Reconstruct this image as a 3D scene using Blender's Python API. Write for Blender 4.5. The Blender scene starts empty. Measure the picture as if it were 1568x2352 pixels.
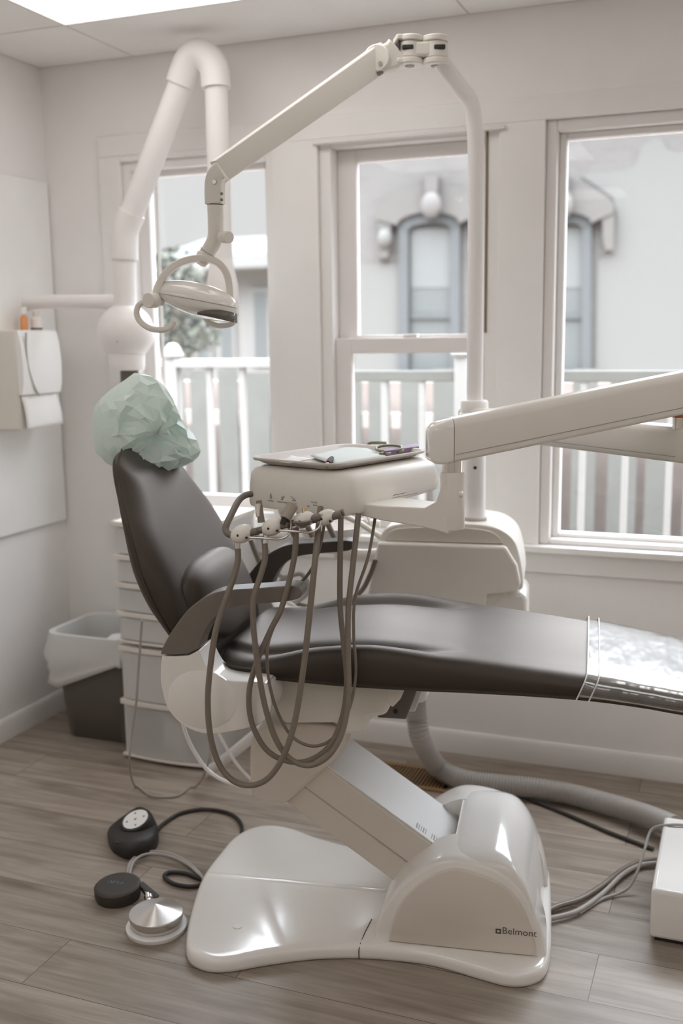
import bpy, bmesh, math, random
from mathutils import Vector, Matrix, noise
random.seed(7)
SC = bpy.context.scene
COL = SC.collection
V = Vector
PI = math.pi

# ------------------------------------------------------------------ camera model
FPX, PITCH, YAW, ROLL, EYE = 2392., .1665, .371, -.0128, 1.45
YW, XL, ZC = 3.395, -2.495, 2.443            # back wall, left wall, ceiling
FW = V((-math.sin(YAW)*math.cos(PITCH), math.cos(YAW)*math.cos(PITCH), -math.sin(PITCH)))
R0 = V((math.cos(YAW), math.sin(YAW), 0)); U0 = R0.cross(FW)
RT = R0*math.cos(ROLL) + U0*math.sin(ROLL); UP = RT.cross(FW)
CAM = V((0, 0, EYE))
def ray(x, y): return FW + RT*((x-784)/FPX) + UP*((1176-y)/FPX)
def at_z(x, y, z=0.):
    d = ray(x, y); return CAM + d*((z-EYE)/d.z)
def at_y(x, y, Y):
    d = ray(x, y); return CAM + d*(Y/d.y)
def at_x(x, y, X):
    d = ray(x, y); return CAM + d*(X/d.x)
TH = math.radians(9.6)
O = V((-.835, 2.40, 0)); US = V((math.cos(TH), math.sin(TH), 0)); VT = V((-math.sin(TH), math.cos(TH), 0))
def F(s, t, z): return O + US*s + VT*t + V((0, 0, z))      # chair frame: along, across (away from camera), up
def at_t(x, y, t):
    d = ray(x, y); k = ((O+VT*t-CAM).dot(VT))/d.dot(VT); return CAM + d*k

# ------------------------------------------------------------------ materials
def new_mat(name):
    m = bpy.data.materials.new(name); m.use_nodes = True
    return m, m.node_tree.nodes, m.node_tree.links, m.node_tree.nodes['Principled BSDF']
def mat(name, col, rough=.5, metal=0., spec=.5, var=.04, scale=6., bump=0., bscale=80., coat=0., trans=0., alpha=1., emit=0.):
    m, N, L, b = new_mat(name)
    tc = N.new('ShaderNodeTexCoord'); no = N.new('ShaderNodeTexNoise'); no.inputs['Scale'].default_value = scale
    no.inputs['Detail'].default_value = 4
    L.new(tc.outputs['Object'], no.inputs['Vector'])
    mx = N.new('ShaderNodeMix'); mx.data_type = 'RGBA'
    mx.inputs[6].default_value = tuple(max(0, c*(1-var)) for c in col)+(1,)
    mx.inputs[7].default_value = tuple(min(1, c*(1+var)) for c in col)+(1,)
    L.new(no.outputs['Fac'], mx.inputs[0]); L.new(mx.outputs[2], b.inputs['Base Color'])
    b.inputs['Roughness'].default_value = rough; b.inputs['Metallic'].default_value = metal
    b.inputs['Specular IOR Level'].default_value = spec
    b.inputs['Coat Weight'].default_value = coat; b.inputs['Coat Roughness'].default_value = .08
    b.inputs['Transmission Weight'].default_value = trans; b.inputs['Alpha'].default_value = alpha
    if emit:
        b.inputs['Emission Color'].default_value = tuple(col)+(1,); b.inputs['Emission Strength'].default_value = emit
    if bump:
        n2 = N.new('ShaderNodeTexNoise'); n2.inputs['Scale'].default_value = bscale; n2.inputs['Detail'].default_value = 3
        L.new(tc.outputs['Object'], n2.inputs['Vector'])
        bp = N.new('ShaderNodeBump'); bp.inputs['Strength'].default_value = bump; bp.inputs['Distance'].default_value = .004
        L.new(n2.outputs['Fac'], bp.inputs['Height']); L.new(bp.outputs['Normal'], b.inputs['Normal'])
    return m
M = {}
M['wall'] = mat('wall_paint', (.86, .835, .815), .9, bump=.05, bscale=150)
M['panel'] = mat('panel_paint', (.90, .89, .875), .35)
M['trim'] = mat('trim_paint', (.81, .79, .765), .45)
M['sash'] = mat('sash_paint', (.76, .725, .70), .5)
M['ceil'] = mat('ceiling_tile', (.90, .885, .865), .95, bump=.15, bscale=220)
M['white'] = mat('white_gloss_plastic', (.83, .80, .76), .14, coat=.3)
M['white2'] = mat('white_satin_plastic', (.78, .74, .68), .35)
M['pvc'] = mat('white_tube_plastic', (.86, .83, .81), .35)
M['cream'] = mat('cream_plastic', (.69, .63, .555), .35)
M['leather'] = mat('brown_vinyl', (.010, .0068, .0045), .56, spec=.6, var=.10, bump=.02, bscale=300, coat=.65)
M['leather'].node_tree.nodes['Principled BSDF'].inputs['Specular Tint'].default_value = (1, .87, .77, 1)
M['leather'].node_tree.nodes['Principled BSDF'].inputs['Coat Tint'].default_value = (1, .88, .78, 1)
M['leather'].node_tree.nodes['Principled BSDF'].inputs['Coat Roughness'].default_value = .56
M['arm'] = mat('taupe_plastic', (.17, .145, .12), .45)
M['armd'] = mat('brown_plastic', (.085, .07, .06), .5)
M['hose'] = mat('taupe_tubing', (.20, .165, .13), .38)
M['ghose'] = mat('grey_corrugated_tubing', (.40, .37, .34), .5)
M['steel'] = mat('brushed_steel', (.72, .69, .66), .25, metal=1.)
M['chrome'] = mat('chrome', (.75, .70, .64), .15, metal=1.)
M['dark'] = mat('dark_gap', (.03, .025, .02), .7)
M['black'] = mat('black_rubber', (.022, .018, .016), .5)
M['black2'] = mat('black_disc_rubber', (.045, .036, .028), .6)
M['greybr'] = mat('grey_bracket', (.14, .12, .105), .5)
M['ink'] = mat('print_ink', (.10, .085, .07), .8)
M['inkg'] = mat('print_ink_grey', (.42, .40, .38), .8)
M['inkb'] = mat('print_ink_blue', (.16, .36, .45), .6)
M['tray'] = mat('grey_tray', (.58, .535, .50), .6)
M['paper'] = mat('white_paper', (.84, .82, .80), .9)
M['bluep'] = mat('pale_blue_paper', (.66, .70, .68), .9)
M['purple'] = mat('purple_card', (.20, .12, .20), .6)
M['olive'] = mat('olive_rim', (.22, .21, .13), .4)
M['red'] = mat('coral_plastic', (.60, .15, .08), .4)
M['orange'] = mat('orange_liquid', (.80, .34, .14), .4)
M['bin'] = mat('grey_bin_plastic', (.12, .105, .09), .55)
M['wood'] = mat('vent_wood', (.28, .16, .07), .5, var=.3)
M['deckp'] = mat('railing_paint', (0.199, 0.194, 0.181), .6)
M['fence'] = mat('weathered_fence', (0.091, 0.089, 0.079), .9, var=.15)
M['soil'] = mat('deck_boards', (.30, .26, .23), .9, var=.2)
M['roof'] = mat('slate_roof', (0.020, 0.023, 0.025), .8)
M['siding'] = mat('pale_siding', (0.152, 0.147, 0.137), .8)
M['pane_far'] = mat('far_window_glass', (0.073, 0.077, 0.074), .5)
M['trimfar'] = mat('blue_grey_frame', (0.057, 0.060, 0.060), .7)
M['stone'] = mat('grey_stone', (0.090, 0.083, 0.076), .9, var=.08)
M['sunpatch_lamp'] = mat('sunlit_patch_and_lamp_white', (0.111, 0.108, 0.100), .9, var=.01)  # white for the painted sunlit patches and the wall lamp
M['blind'] = mat('pale_blind', (0.101, 0.103, 0.098), .7)
M['leaf'] = mat('tree_leaf', (0.068, 0.071, 0.055), .8, var=.3)
M['barkm'] = mat('tree_bark', (.25, .21, .17), .9)
M['sleeve'] = mat('tan_handpiece', (.34, .29, .24), .4)
M['brass'] = mat('brass', (.6, .42, .2), .3, metal=1.)
M['rib'] = M['ghose']

def tinted(name, col, alpha_mix, rough=.3, tl_=.35):          # translucent sheet: part see-through, part diffuse, part passing light
    m, N, L, b = new_mat(name)
    out = N['Material Output']
    tr = N.new('ShaderNodeBsdfTransparent'); tr.inputs[0].default_value = (1, 1, 1, 1)
    tl = N.new('ShaderNodeBsdfTranslucent'); tl.inputs[0].default_value = tuple(col)+(1,)
    b.inputs['Base Color'].default_value = tuple(col)+(1,); b.inputs['Roughness'].default_value = rough
    m1 = N.new('ShaderNodeMixShader'); m1.inputs[0].default_value = tl_
    L.new(b.outputs[0], m1.inputs[1]); L.new(tl.outputs[0], m1.inputs[2])
    m2 = N.new('ShaderNodeMixShader'); m2.inputs[0].default_value = alpha_mix
    L.new(m1.outputs[0], m2.inputs[1]); L.new(tr.outputs[0], m2.inputs[2])
    L.new(m2.outputs[0], out.inputs['Surface'])
    return m
M['mint'] = tinted('mint_plastic_film', (.90, .955, .925), .06, .32, .5)
M['liner'] = tinted('bin_liner_film', (.93, .92, .90), .08, .4)
M['drawer'] = tinted('frosted_drawer_plastic', (.88, .865, .85), .10, .3)
M['clear'] = tinted('clear_drawer_plastic', (.92, .91, .89), .5, .2)

def clear_film(name, gloss, rough, bump=0.):
    m, N, L, b = new_mat(name)
    out = N['Material Output']
    tr = N.new('ShaderNodeBsdfTransparent'); tr.inputs[0].default_value = (.97, .97, .97, 1)
    gl = N.new('ShaderNodeBsdfGlossy'); gl.inputs['Roughness'].default_value = rough
    lw = N.new('ShaderNodeFresnel'); lw.inputs[0].default_value = 1.45
    ad = N.new('ShaderNodeMath'); ad.operation = 'MULTIPLY_ADD'; ad.inputs[1].default_value = .55; ad.inputs[2].default_value = gloss
    L.new(lw.outputs[0], ad.inputs[0])
    mx = N.new('ShaderNodeMixShader'); L.new(ad.outputs[0], mx.inputs[0])
    L.new(tr.outputs[0], mx.inputs[1]); L.new(gl.outputs[0], mx.inputs[2]); L.new(mx.outputs[0], out.inputs['Surface'])
    if bump:
        tc = N.new('ShaderNodeTexCoord'); wv = N.new('ShaderNodeTexNoise'); wv.inputs['Scale'].default_value = 9
        mp = N.new('ShaderNodeMapping'); mp.inputs['Rotation'].default_value = (0, 0, .5); mp.inputs['Scale'].default_value = (2.2, .6, 1)
        L.new(tc.outputs['Object'], mp.inputs[0]); L.new(mp.outputs[0], wv.inputs['Vector'])
        bp = N.new('ShaderNodeBump'); bp.inputs['Strength'].default_value = bump; bp.inputs['Distance'].default_value = .01
        L.new(wv.outputs['Fac'], bp.inputs['Height']); L.new(bp.outputs[0], gl.inputs['Normal'])
    return m
M['glass'] = clear_film('window_glass', .0, .02)
M['film'] = clear_film('clear_vinyl', .22, .16, .6)

def floor_mat():
    m, N, L, b = new_mat('grey_oak_planks')
    tc = N.new('ShaderNodeTexCoord')
    mp = N.new('ShaderNodeMapping'); mp.inputs['Location'].default_value = (PLX, PLY, 0)
    L.new(tc.outputs['Object'], mp.inputs[0])
    br = N.new('ShaderNodeTexBrick'); br.offset = .37; br.squash = 1
    br.inputs['Scale'].default_value = 1; br.inputs['Brick Width'].default_value = 1.22; br.inputs['Row Height'].default_value = PLW
    br.inputs['Mortar Size'].default_value = .0013; br.inputs['Mortar Smooth'].default_value = .3
    br.inputs['Color1'].default_value = (.0, 0, 0, 1); br.inputs['Color2'].default_value = (1, 1, 1, 1); br.inputs['Mortar'].default_value = (.5, .5, .5, 1)
    br.inputs['Bias'].default_value = 0
    L.new(mp.outputs[0], br.inputs['Vector'])
    # grain, shifted for each plank
    sh = N.new('ShaderNodeVectorMath'); sh.operation = 'MULTIPLY_ADD'
    sh.inputs[1].default_value = (7.3, 3.1, 0); L.new(br.outputs['Color'], sh.inputs[0]); L.new(tc.outputs['Object'], sh.inputs[2])
    g = N.new('ShaderNodeMapping'); g.inputs['Scale'].default_value = (1.3, 17, 1); L.new(sh.outputs[0], g.inputs[0])
    n1 = N.new('ShaderNodeTexNoise'); n1.inputs['Scale'].default_value = 1.6; n1.inputs['Detail'].default_value = 8; n1.inputs['Roughness'].default_value = .62
    n1.inputs['Distortion'].default_value = .9
    L.new(g.outputs[0], n1.inputs['Vector'])
    g2 = N.new('ShaderNodeMapping'); g2.inputs['Scale'].default_value = (1.6, 5, 1); L.new(sh.outputs[0], g2.inputs[0])
    n2 = N.new('ShaderNodeTexNoise'); n2.inputs['Scale'].default_value = 2.2; n2.inputs['Detail'].default_value = 3; L.new(g2.outputs[0], n2.inputs['Vector'])
    r1 = N.new('ShaderNodeValToRGB'); e = r1.color_ramp.elements
    e[0].position = .28; e[0].color = (.235, .190, .150, 1); e[1].position = .62; e[1].color = (.40, .34, .285, 1)
    L.new(n1.outputs['Fac'], r1.inputs[0])
    r2 = N.new('ShaderNodeValToRGB'); e = r2.color_ramp.elements
    e[0].position = .24; e[0].color = (.55, .50, .46, 1); e[1].position = .5; e[1].color = (1, 1, 1, 1)
    L.new(n2.outputs['Fac'], r2.inputs[0])
    mu = N.new('ShaderNodeMix'); mu.data_type = 'RGBA'; mu.blend_type = 'MULTIPLY'; mu.inputs[0].default_value = .8
    L.new(r1.outputs[0], mu.inputs[6]); L.new(r2.outputs[0], mu.inputs[7])
    # plank to plank tone
    tone = N.new('ShaderNodeMapRange'); tone.inputs['To Min'].default_value = .88; tone.inputs['To Max'].default_value = 1.10
    L.new(br.outputs['Color'], tone.inputs['Value'])
    mt = N.new('ShaderNodeMix'); mt.data_type = 'RGBA'; mt.blend_type = 'MULTIPLY'; mt.inputs[0].default_value = 1
    L.new(mu.outputs[2], mt.inputs[6]); L.new(tone.outputs[0], mt.inputs[7])
    mo = N.new('ShaderNodeMix'); mo.data_type = 'RGBA'; mo.inputs[7].default_value = (.12, .10, .085, 1)
    L.new(br.outputs['Fac'], mo.inputs[0]); L.new(mt.outputs[2], mo.inputs[6]); L.new(mo.outputs[2], b.inputs['Base Color'])
    b.inputs['Roughness'].default_value = .42; b.inputs['Specular IOR Level'].default_value = .4
    bp = N.new('ShaderNodeBump'); bp.inputs['Strength'].default_value = .12; bp.inputs['Distance'].default_value = .002
    L.new(n1.outputs['Fac'], bp.inputs['Height']); L.new(bp.outputs[0], b.inputs['Normal'])
    return m
def brick_mat():
    m, N, L, b = new_mat('pale_brick')
    tc = N.new('ShaderNodeTexCoord'); mp = N.new('ShaderNodeMapping'); mp.inputs['Rotation'].default_value = (PI/2, 0, 0)
    L.new(tc.outputs['Object'], mp.inputs[0])
    br = N.new('ShaderNodeTexBrick'); br.inputs['Scale'].default_value = 1; br.inputs['Brick Width'].default_value = .22; br.inputs['Row Height'].default_value = .075
    br.inputs['Mortar Size'].default_value = .008
    br.inputs['Color1'].default_value = (0.107, 0.100, 0.092, 1); br.inputs['Color2'].default_value = (0.097, 0.087, 0.081, 1); br.inputs['Mortar'].default_value = (0.113, 0.108, 0.102, 1)
    L.new(mp.outputs[0], br.inputs['Vector']); L.new(br.outputs[0], b.inputs['Base Color']); b.inputs['Roughness'].default_value = .9
    return m
def spun_mat():
    m, N, L, b = new_mat('spun_metal')
    b.inputs['Metallic'].default_value = 1; b.inputs['Base Color'].default_value = (.72, .69, .66, 1)
    b.inputs['Roughness'].default_value = .30; b.inputs['Anisotropic'].default_value = .9; b.inputs['Anisotropic Rotation'].default_value = .25
    tg = N.new('ShaderNodeTangent'); tg.direction_type = 'RADIAL'; tg.axis = 'Z'
    L.new(tg.outputs[0], b.inputs['Tangent'])
    tc = N.new('ShaderNodeTexCoord'); ln = N.new('ShaderNodeVectorMath'); ln.operation = 'LENGTH'; L.new(tc.outputs['Object'], ln.inputs[0])
    wv = N.new('ShaderNodeMath'); wv.operation = 'SINE'; k = N.new('ShaderNodeMath'); k.operation = 'MULTIPLY'; k.inputs[1].default_value = 3500
    L.new(ln.outputs['Value'], k.inputs[0]); L.new(k.outputs[0], wv.inputs[0])
    bp = N.new('ShaderNodeBump'); bp.inputs['Strength'].default_value = .05; bp.inputs['Distance'].default_value = .0005
    L.new(wv.outputs[0], bp.inputs['Height']); L.new(bp.outputs[0], b.inputs['Normal'])
    return m
def emit_mat(name, col, k):
    m, N, L, b = new_mat(name)
    e = N.new('ShaderNodeEmission'); e.inputs[0].default_value = tuple(col)+(1,); e.inputs[1].default_value = k
    L.new(e.outputs[0], N['Material Output'].inputs['Surface']); return m

_a = at_z(0, 2120, 0).y; _b = at_z(0, 2247, 0).y
PLW = abs(_a-_b); PLY = -_b
PLX = -at_z(540, 2247, 0).x
M['floor'] = floor_mat(); M['brick'] = brick_mat(); M['spun'] = spun_mat()

# ------------------------------------------------------------------ mesh building
class MB:
    def __init__(s): s.v = []; s.f = []
    def add(s, vs, fs):
        n = len(s.v); s.v += [V(p) for p in vs]; s.f += [tuple(i+n for i in f) for f in fs]; return s
    def box(s, a, b):                                   # world axis box
        x0, y0, z0 = a; x1, y1, z1 = b
        return s.add([(x0,y0,z0),(x1,y0,z0),(x1,y1,z0),(x0,y1,z0),(x0,y0,z1),(x1,y0,z1),(x1,y1,z1),(x0,y1,z1)],
                     [(0,3,2,1),(4,5,6,7),(0,1,5,4),(1,2,6,5),(2,3,7,6),(3,0,4,7)])
    def obox(s, c, ex, ey, ez):                         # oriented box: centre and half-axes
        c = V(c); ex, ey, ez = V(ex), V(ey), V(ez)
        vs = [c+ex*i+ey*j+ez*k for k in (-1, 1) for i, j in ((-1,-1),(1,-1),(1,1),(-1,1))]
        return s.add(vs, [(0,3,2,1),(4,5,6,7),(0,1,5,4),(1,2,6,5),(2,3,7,6),(3,0,4,7)])
    def loft(s, rings, caps=True, close=False):
        n = len(rings[0]); vs = [p for r in rings for p in r]; fs = []
        m = len(rings)
        for i in range(m if close else m-1):
            a, b = i*n, ((i+1) % m)*n
            for j in range(n):
                k = (j+1) % n; fs.append((a+j, a+k, b+k, b+j))
        if caps and not close:
            fs.append(tuple(range(n-1, -1, -1))); fs.append(tuple((m-1)*n+j for j in range(n)))
        return s.add(vs, fs)
    def prism(s, pts0, pts1): return s.loft([pts0, pts1])
    def tube(s, path, r, n=12, caps=True):
        path = [V(p) for p in path]; m = len(path)
        rr = r if isinstance(r, (list, tuple)) else [r]*m
        ref = None; rings = []
        for i, p in enumerate(path):
            t = (path[min(i+1, m-1)]-path[max(i-1, 0)]).normalized()
            if ref is None:
                ref = V((0, 0, 1)) if abs(t.z) < .9 else V((1, 0, 0))
            x = (ref-t*ref.dot(t)).normalized(); y = t.cross(x); ref = x
            rings.append([p+(x*math.cos(2*PI*k/n)+y*math.sin(2*PI*k/n))*rr[i] for k in range(n)])
        return s.loft(rings, caps)
    def sweep(s, path, side, hw, ht, ch=.12):                   # flat bar along a path; side gives the width direction
        path = [V(p) for p in path]; m = len(path); rings = []
        for i, p in enumerate(path):
            t = (path[min(i+1, m-1)]-path[max(i-1, 0)]).normalized()
            x = (V(side)-t*V(side).dot(t)).normalized(); y = t.cross(x)
            w = hw[i] if isinstance(hw, (list, tuple)) else hw
            rings.append([p+x*w*a+y*ht*b for a, b in ((1,1-2*ch),(1-ch,1),(ch-1,1),(-1,1-2*ch),(-1,2*ch-1),(ch-1,-1),(1-ch,-1),(1,2*ch-1))])
        return s.loft(rings)
    def lathe(s, prof, c, ax=(0, 0, 1), n=32):
        ax = V(ax).normalized(); x = ax.orthogonal().normalized(); y = ax.cross(x); c = V(c)
        rings = [[c+ax*h+(x*math.cos(2*PI*k/n)+y*math.sin(2*PI*k/n))*max(r, 1e-5) for k in range(n)] for r, h in prof]
        return s.loft(rings)
    def ball(s, c, rx, ry=None, rz=None, n=20, m=12, axes=None):
        ry = ry or rx; rz = rz or rx; c = V(c)
        a = axes or (V((1,0,0)), V((0,1,0)), V((0,0,1)))
        rings = []
        for i in range(m+1):
            ph = -PI/2+PI*i/m; q = max(math.cos(ph), 1e-4)
            rings.append([c+a[0]*rx*q*math.cos(2*PI*k/n)+a[1]*ry*q*math.sin(2*PI*k/n)+a[2]*rz*math.sin(ph) for k in range(n)])
        return s.loft(rings)
    def grid(s, g, close_u=False):                      # open sheet
        m, n = len(g), len(g[0]); vs = [p for r in g for p in r]; fs = []
        for i in range(m-1):
            for j in range(n if close_u else n-1):
                k = (j+1) % n
                fs.append((i*n+j, i*n+k, (i+1)*n+k, (i+1)*n+j))
        return s.add(vs, fs)

def cr(pts, k=8, closed=False):                        # Catmull-Rom
    pts = [V(p) for p in pts]; n = len(pts); out = []
    rng = n if closed else n-1
    for i in range(rng):
        if closed: p0, p1, p2, p3 = pts[i-1], pts[i], pts[(i+1) % n], pts[(i+2) % n]
        else: p0, p1, p2, p3 = pts[max(i-1, 0)], pts[i], pts[i+1], pts[min(i+2, n-1)]
        for j in range(k):
            t = j/k
            out.append(.5*((2*p1)+(p2-p0)*t+(2*p0-5*p1+4*p2-p3)*t*t+(3*p1-p0-3*p2+p3)*t**3))
    if not closed: out.append(pts[-1])
    return out
def lerp_tab(xs, ys, x):
    if x <= xs[0]: return ys[0]
    for i in range(len(xs)-1):
        if x <= xs[i+1]:
            u = (x-xs[i])/(xs[i+1]-xs[i]); return ys[i]*(1-u)+ys[i+1]*u
    return ys[-1]
def smooth_tab(xs, ys, x):                              # Catmull-Rom through the table
    pts = cr([(a, b, 0) for a, b in zip(xs, ys)], 10)
    return lerp_tab([p.x for p in pts], [p.y for p in pts], x)

def thing(name, label, cat, loc=(0, 0, 0), group=None):
    o = bpy.data.objects.new(name, None); COL.objects.link(o); o.location = loc; o.empty_display_size = .05
    o['label'] = label; o['category'] = cat
    if group: o['group'] = group
    return o
def world_origin(o):
    p = V((0, 0, 0))
    while o is not None: p += o.location; o = o.parent
    return p
def obj(name, mb, m, parent=None, bevel=0., seg=2, sub=0, smooth=True, angle=40, label=None, loc=None):
    me = bpy.data.meshes.new(name)
    base = world_origin(parent) if parent is not None else V((0, 0, 0))
    org = V(loc)-base if loc is not None else V((0, 0, 0))
    off = base+org
    me.from_pydata([tuple(p-off) for p in mb.v], [], mb.f)
    bm = bmesh.new(); bm.from_mesh(me); bmesh.ops.recalc_face_normals(bm, faces=bm.faces); bm.to_mesh(me); bm.free()
    me.materials.append(M[m] if isinstance(m, str) else m)
    o = bpy.data.objects.new(name, me); COL.objects.link(o); o.location = org
    if parent is not None: o.parent = parent
    if bevel:
        b = o.modifiers.new('bevel', 'BEVEL'); b.width = bevel; b.segments = seg; b.limit_method = 'ANGLE'; b.angle_limit = math.radians(35)
        b.harden_normals = False
    if sub:
        q = o.modifiers.new('subsurf', 'SUBSURF'); q.levels = sub; q.render_levels = sub
    if smooth:
        if bevel: me.shade_smooth(); 
        else: me.shade_smooth()
        if not sub and (not bevel or True):
            me.set_sharp_from_angle(angle=math.radians(angle if not bevel else 50))
    if label: o['label'] = label
    return o
def tag(o, label, cat, group=None):
    o['label'] = label; o['category'] = cat
    if group: o['group'] = group
    return o
def struct(name, mb, m, parent=None, bevel=0., label=None, cat=None):
    o = obj(name, mb, m, parent, bevel)
    if parent is None: o['kind'] = 'structure'
    if label: o['label'] = label
    if cat: o['category'] = cat
    return o
def prism_t(outline, t0, t1):                           # (s,z) outline extruded across the chair
    return MB().prism([F(s, t0, z) for s, z in outline], [F(s, t1, z) for s, z in outline])
def cr2(pts, k=6, closed=True):
    return [(p.x, p.y) for p in cr([(a, b, 0) for a, b in pts], k, closed)]
def text_mb(body, size, origin, right, up):             # lettering as a thin mesh
    cu = bpy.data.curves.new('lettering', 'FONT'); cu.body = body; cu.size = size; cu.extrude = 0.; cu.resolution_u = 3
    o = bpy.data.objects.new('lettering', cu); COL.objects.link(o)
    dg = bpy.context.evaluated_depsgraph_get(); dg.update()
    me = bpy.data.meshes.new_from_object(o.evaluated_get(dg))
    right = V(right).normalized(); up = V(up).normalized(); nrm = right.cross(up)
    mb = MB(); mb.add([V(origin)+right*v.co.x+up*v.co.y for v in me.vertices], [tuple(p.vertices) for p in me.polygons])
    bpy.data.objects.remove(o); bpy.data.meshes.remove(me); bpy.data.curves.remove(cu)
    return mb
def pxpath(pts, fn): return [fn(*p) for p in pts]

# ================================================================== SETTING
XR, YB = 2.6, -1.7
struct('floor', MB().box((XL-.15, YB-.15, -.06), (XR+.15, YW+.15, 0)), 'floor', label='grey-brown wood plank floor', cat='floor')
struct('ceiling', MB().box((XL-.15, YB-.15, ZC+.02), (XR+.15, YW+.15, ZC+.1)), 'ceil', label='white suspended tile ceiling', cat='ceiling')
# ceiling tiles and their grid bars belong to the ceiling
ceil_ob = bpy.data.objects['ceiling']
gx = [-2.09+1.22*k for k in range(-1, 4)]; gy = [2.985-.61*k for k in range(-1, 9)]
LIGHTS = [(0, 1), (2, 1), (0, 4), (2, 4), (0, 7), (2, 7)]  # only the first panel is in view; the others are added for light
tiles = MB()
for i in range(-1, 4):
    for k in range(-1, 8):
        if (i, k+0) in [(a, b) for a, b in LIGHTS]: continue
        x0, x1 = max(-2.09+1.22*i, XL), min(-2.09+1.22*(i+1), XR)
        y1, y0 = min(2.985-.61*(k-1), YW), max(2.985-.61*k, YB)
        if x1-x0 < .02 or y1-y0 < .02: continue
        tiles.box((x0+.004, y0+.004, ZC), (x1-.004, y1-.004, ZC+.019))
struct('tile_panel', tiles, 'ceil', ceil_ob)
M['grid'] = mat('ceiling_grid_bar', (.62, .59, .56), .6)
bars = MB()
for i in range(0, 5): bars.box((-2.09+1.22*i-.004, YB, ZC+.002), (-2.09+1.22*i+.004, YW, ZC+.018))
for k in range(0, 8): bars.box((XL, 2.985-.61*k-.004, ZC+.002), (XR, 2.985-.61*k+.004, ZC+.018))
struct('grid_bar', bars, 'grid', ceil_ob)
LM = emit_mat('light_diffuser', (1., .98, .955), 3.15)
names = {(0, 1): 'bright ceiling light panel cut by the top left corner of the photo', (2, 1): 'added unseen ceiling light panel above the foot of the chair',
         (0, 4): 'added unseen ceiling light panel above the near left of the room', (2, 4): 'added unseen ceiling light panel above the near right of the room',
         (0, 7): 'added unseen ceiling light panel at the back left of the room behind the camera', (2, 7): 'added unseen ceiling light panel at the back right of the room behind the camera'}
for (i, k) in LIGHTS:
    x0, x1 = -2.09+1.22*i, -2.09+1.22*(i+1); y1, y0 = 2.985-.61*(k-1), 2.985-.61*k
    t = thing('ceiling_light', names[(i, k)], 'ceiling light', ((x0+x1)/2, (y0+y1)/2, ZC), 'recessed ceiling light panels')
    fr = MB()
    for a, b in (((x0, y0), (x1, y0+.012)), ((x0, y1-.012), (x1, y1)), ((x0, y0+.012), (x0+.012, y1-.012)), ((x1-.012, y0+.012), (x1, y1-.012))):
        fr.box((a[0], a[1], ZC-.004), (b[0], b[1], ZC+.019))
    obj('frame', fr, 'trim', t)
    obj('diffuser', MB().box((x0+.0121, y0+.0121, ZC+.004), (x1-.0121, y1-.0121, ZC+.012)), LM, t)

# back wall with three window openings and an added unseen one for light
WIN = [(-2.16, -1.555, .80, 2.085), (-1.386, -.765, .765, 2.098), (-.621, .36, .765, 2.105), (.50, 1.48, .765, 2.105)]
wb = MB(); xs = [XL-.12]+[q for w in WIN for q in w[:2]]+[XR+.12]
Y0, Y1 = YW, YW+.14
for i in range(0, len(xs), 2): wb.box((xs[i], Y0, 0), (xs[i+1], Y1, ZC+.02))
for x0, x1, z0, z1 in WIN:
    wb.box((x0, Y0, 0), (x1, Y1, z0)); wb.box((x0, Y0, z1), (x1, Y1, ZC+.02))
struct('wall_back', wb, 'wall', label='warm white wall with three windows', cat='wall')
struct('wall_left', MB().box((XL-.12, YB-.12, 0), (XL, YW, ZC+.02)), 'wall', label='white wall at the left', cat='wall')
struct('wall_right', MB().box((XR, YB-.12, 0), (XR+.12, YW, ZC+.02)), 'wall')
struct('wall_front', MB().box((XL, YB-.12, 0), (XR, YB, ZC+.02)), 'wall')
BBP = [(0, 0), (.016, 0), (.016, .055), (.012, .066), (.011, .074), (.005, .08), (0, .08)]
struct('baseboard_back', MB().prism([(XL+.016, YW-a, b) for a, b in BBP], [(XR, YW-a, b) for a, b in BBP]), 'trim')
struct('baseboard_left', MB().prism([(XL+a, YB, b) for a, b in BBP], [(XL+a, YW, b) for a, b in BBP]), 'trim')
# flat casing round the row of windows
cs = MB(); d = YW-.018
ZT = 2.179; ZB = .672
cs.box((-2.251, d, 2.105), (1.59, YW, ZT)); cs.box((-2.251, d, ZB), (1.59, YW, .745))
cs.box((-2.251, d, .745), (-2.16, YW, 2.105)); cs.box((-1.555, d, .745), (-1.386, YW, 2.105)); cs.box((-.765, d, .745), (-.621, YW, 2.105)); cs.box((.36, d, .745), (.50, YW, 2.105)); cs.box((1.48, d, .745), (1.59, YW, 2.105))
cs.box((-2.16, d, 2.085), (-1.555, YW, 2.105)); cs.box((-1.386, d, 2.098), (-.765, YW, 2.105)); cs.box((-2.16, d, .745), (-1.555, YW, .80))
struct('trim_1', cs, 'trim', bevel=.002, label='flat white casing round the row of windows', cat='trim')
struct('trim_2', MB().box((-2.27, YW-.045, .742), (1.61, YW-.0005, .765)), 'trim', bevel=.004, label='white sill board under the windows', cat='trim')
# wall board on the left wall
struct('trim_3', MB().box((XL, YB, .752), (XL+.014, 3.385, 2.035)), 'panel', bevel=.003, label='smooth white board on the left wall', cat='wall panel')

def frame_mb(x0, x1, z0, z1, w, y0, y1, wb_=None, wt=None):
    m = MB(); wb_ = wb_ or w; wt = wt or w
    m.box((x0, y0, z0), (x0+w, y1, z1)); m.box((x1-w, y0, z0), (x1, y1, z1))
    m.box((x0+w, y0, z0), (x1-w, y1, z0+wb_)); m.box((x0+w, y0, z1-wt), (x1-w, y1, z1)); return m
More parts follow.
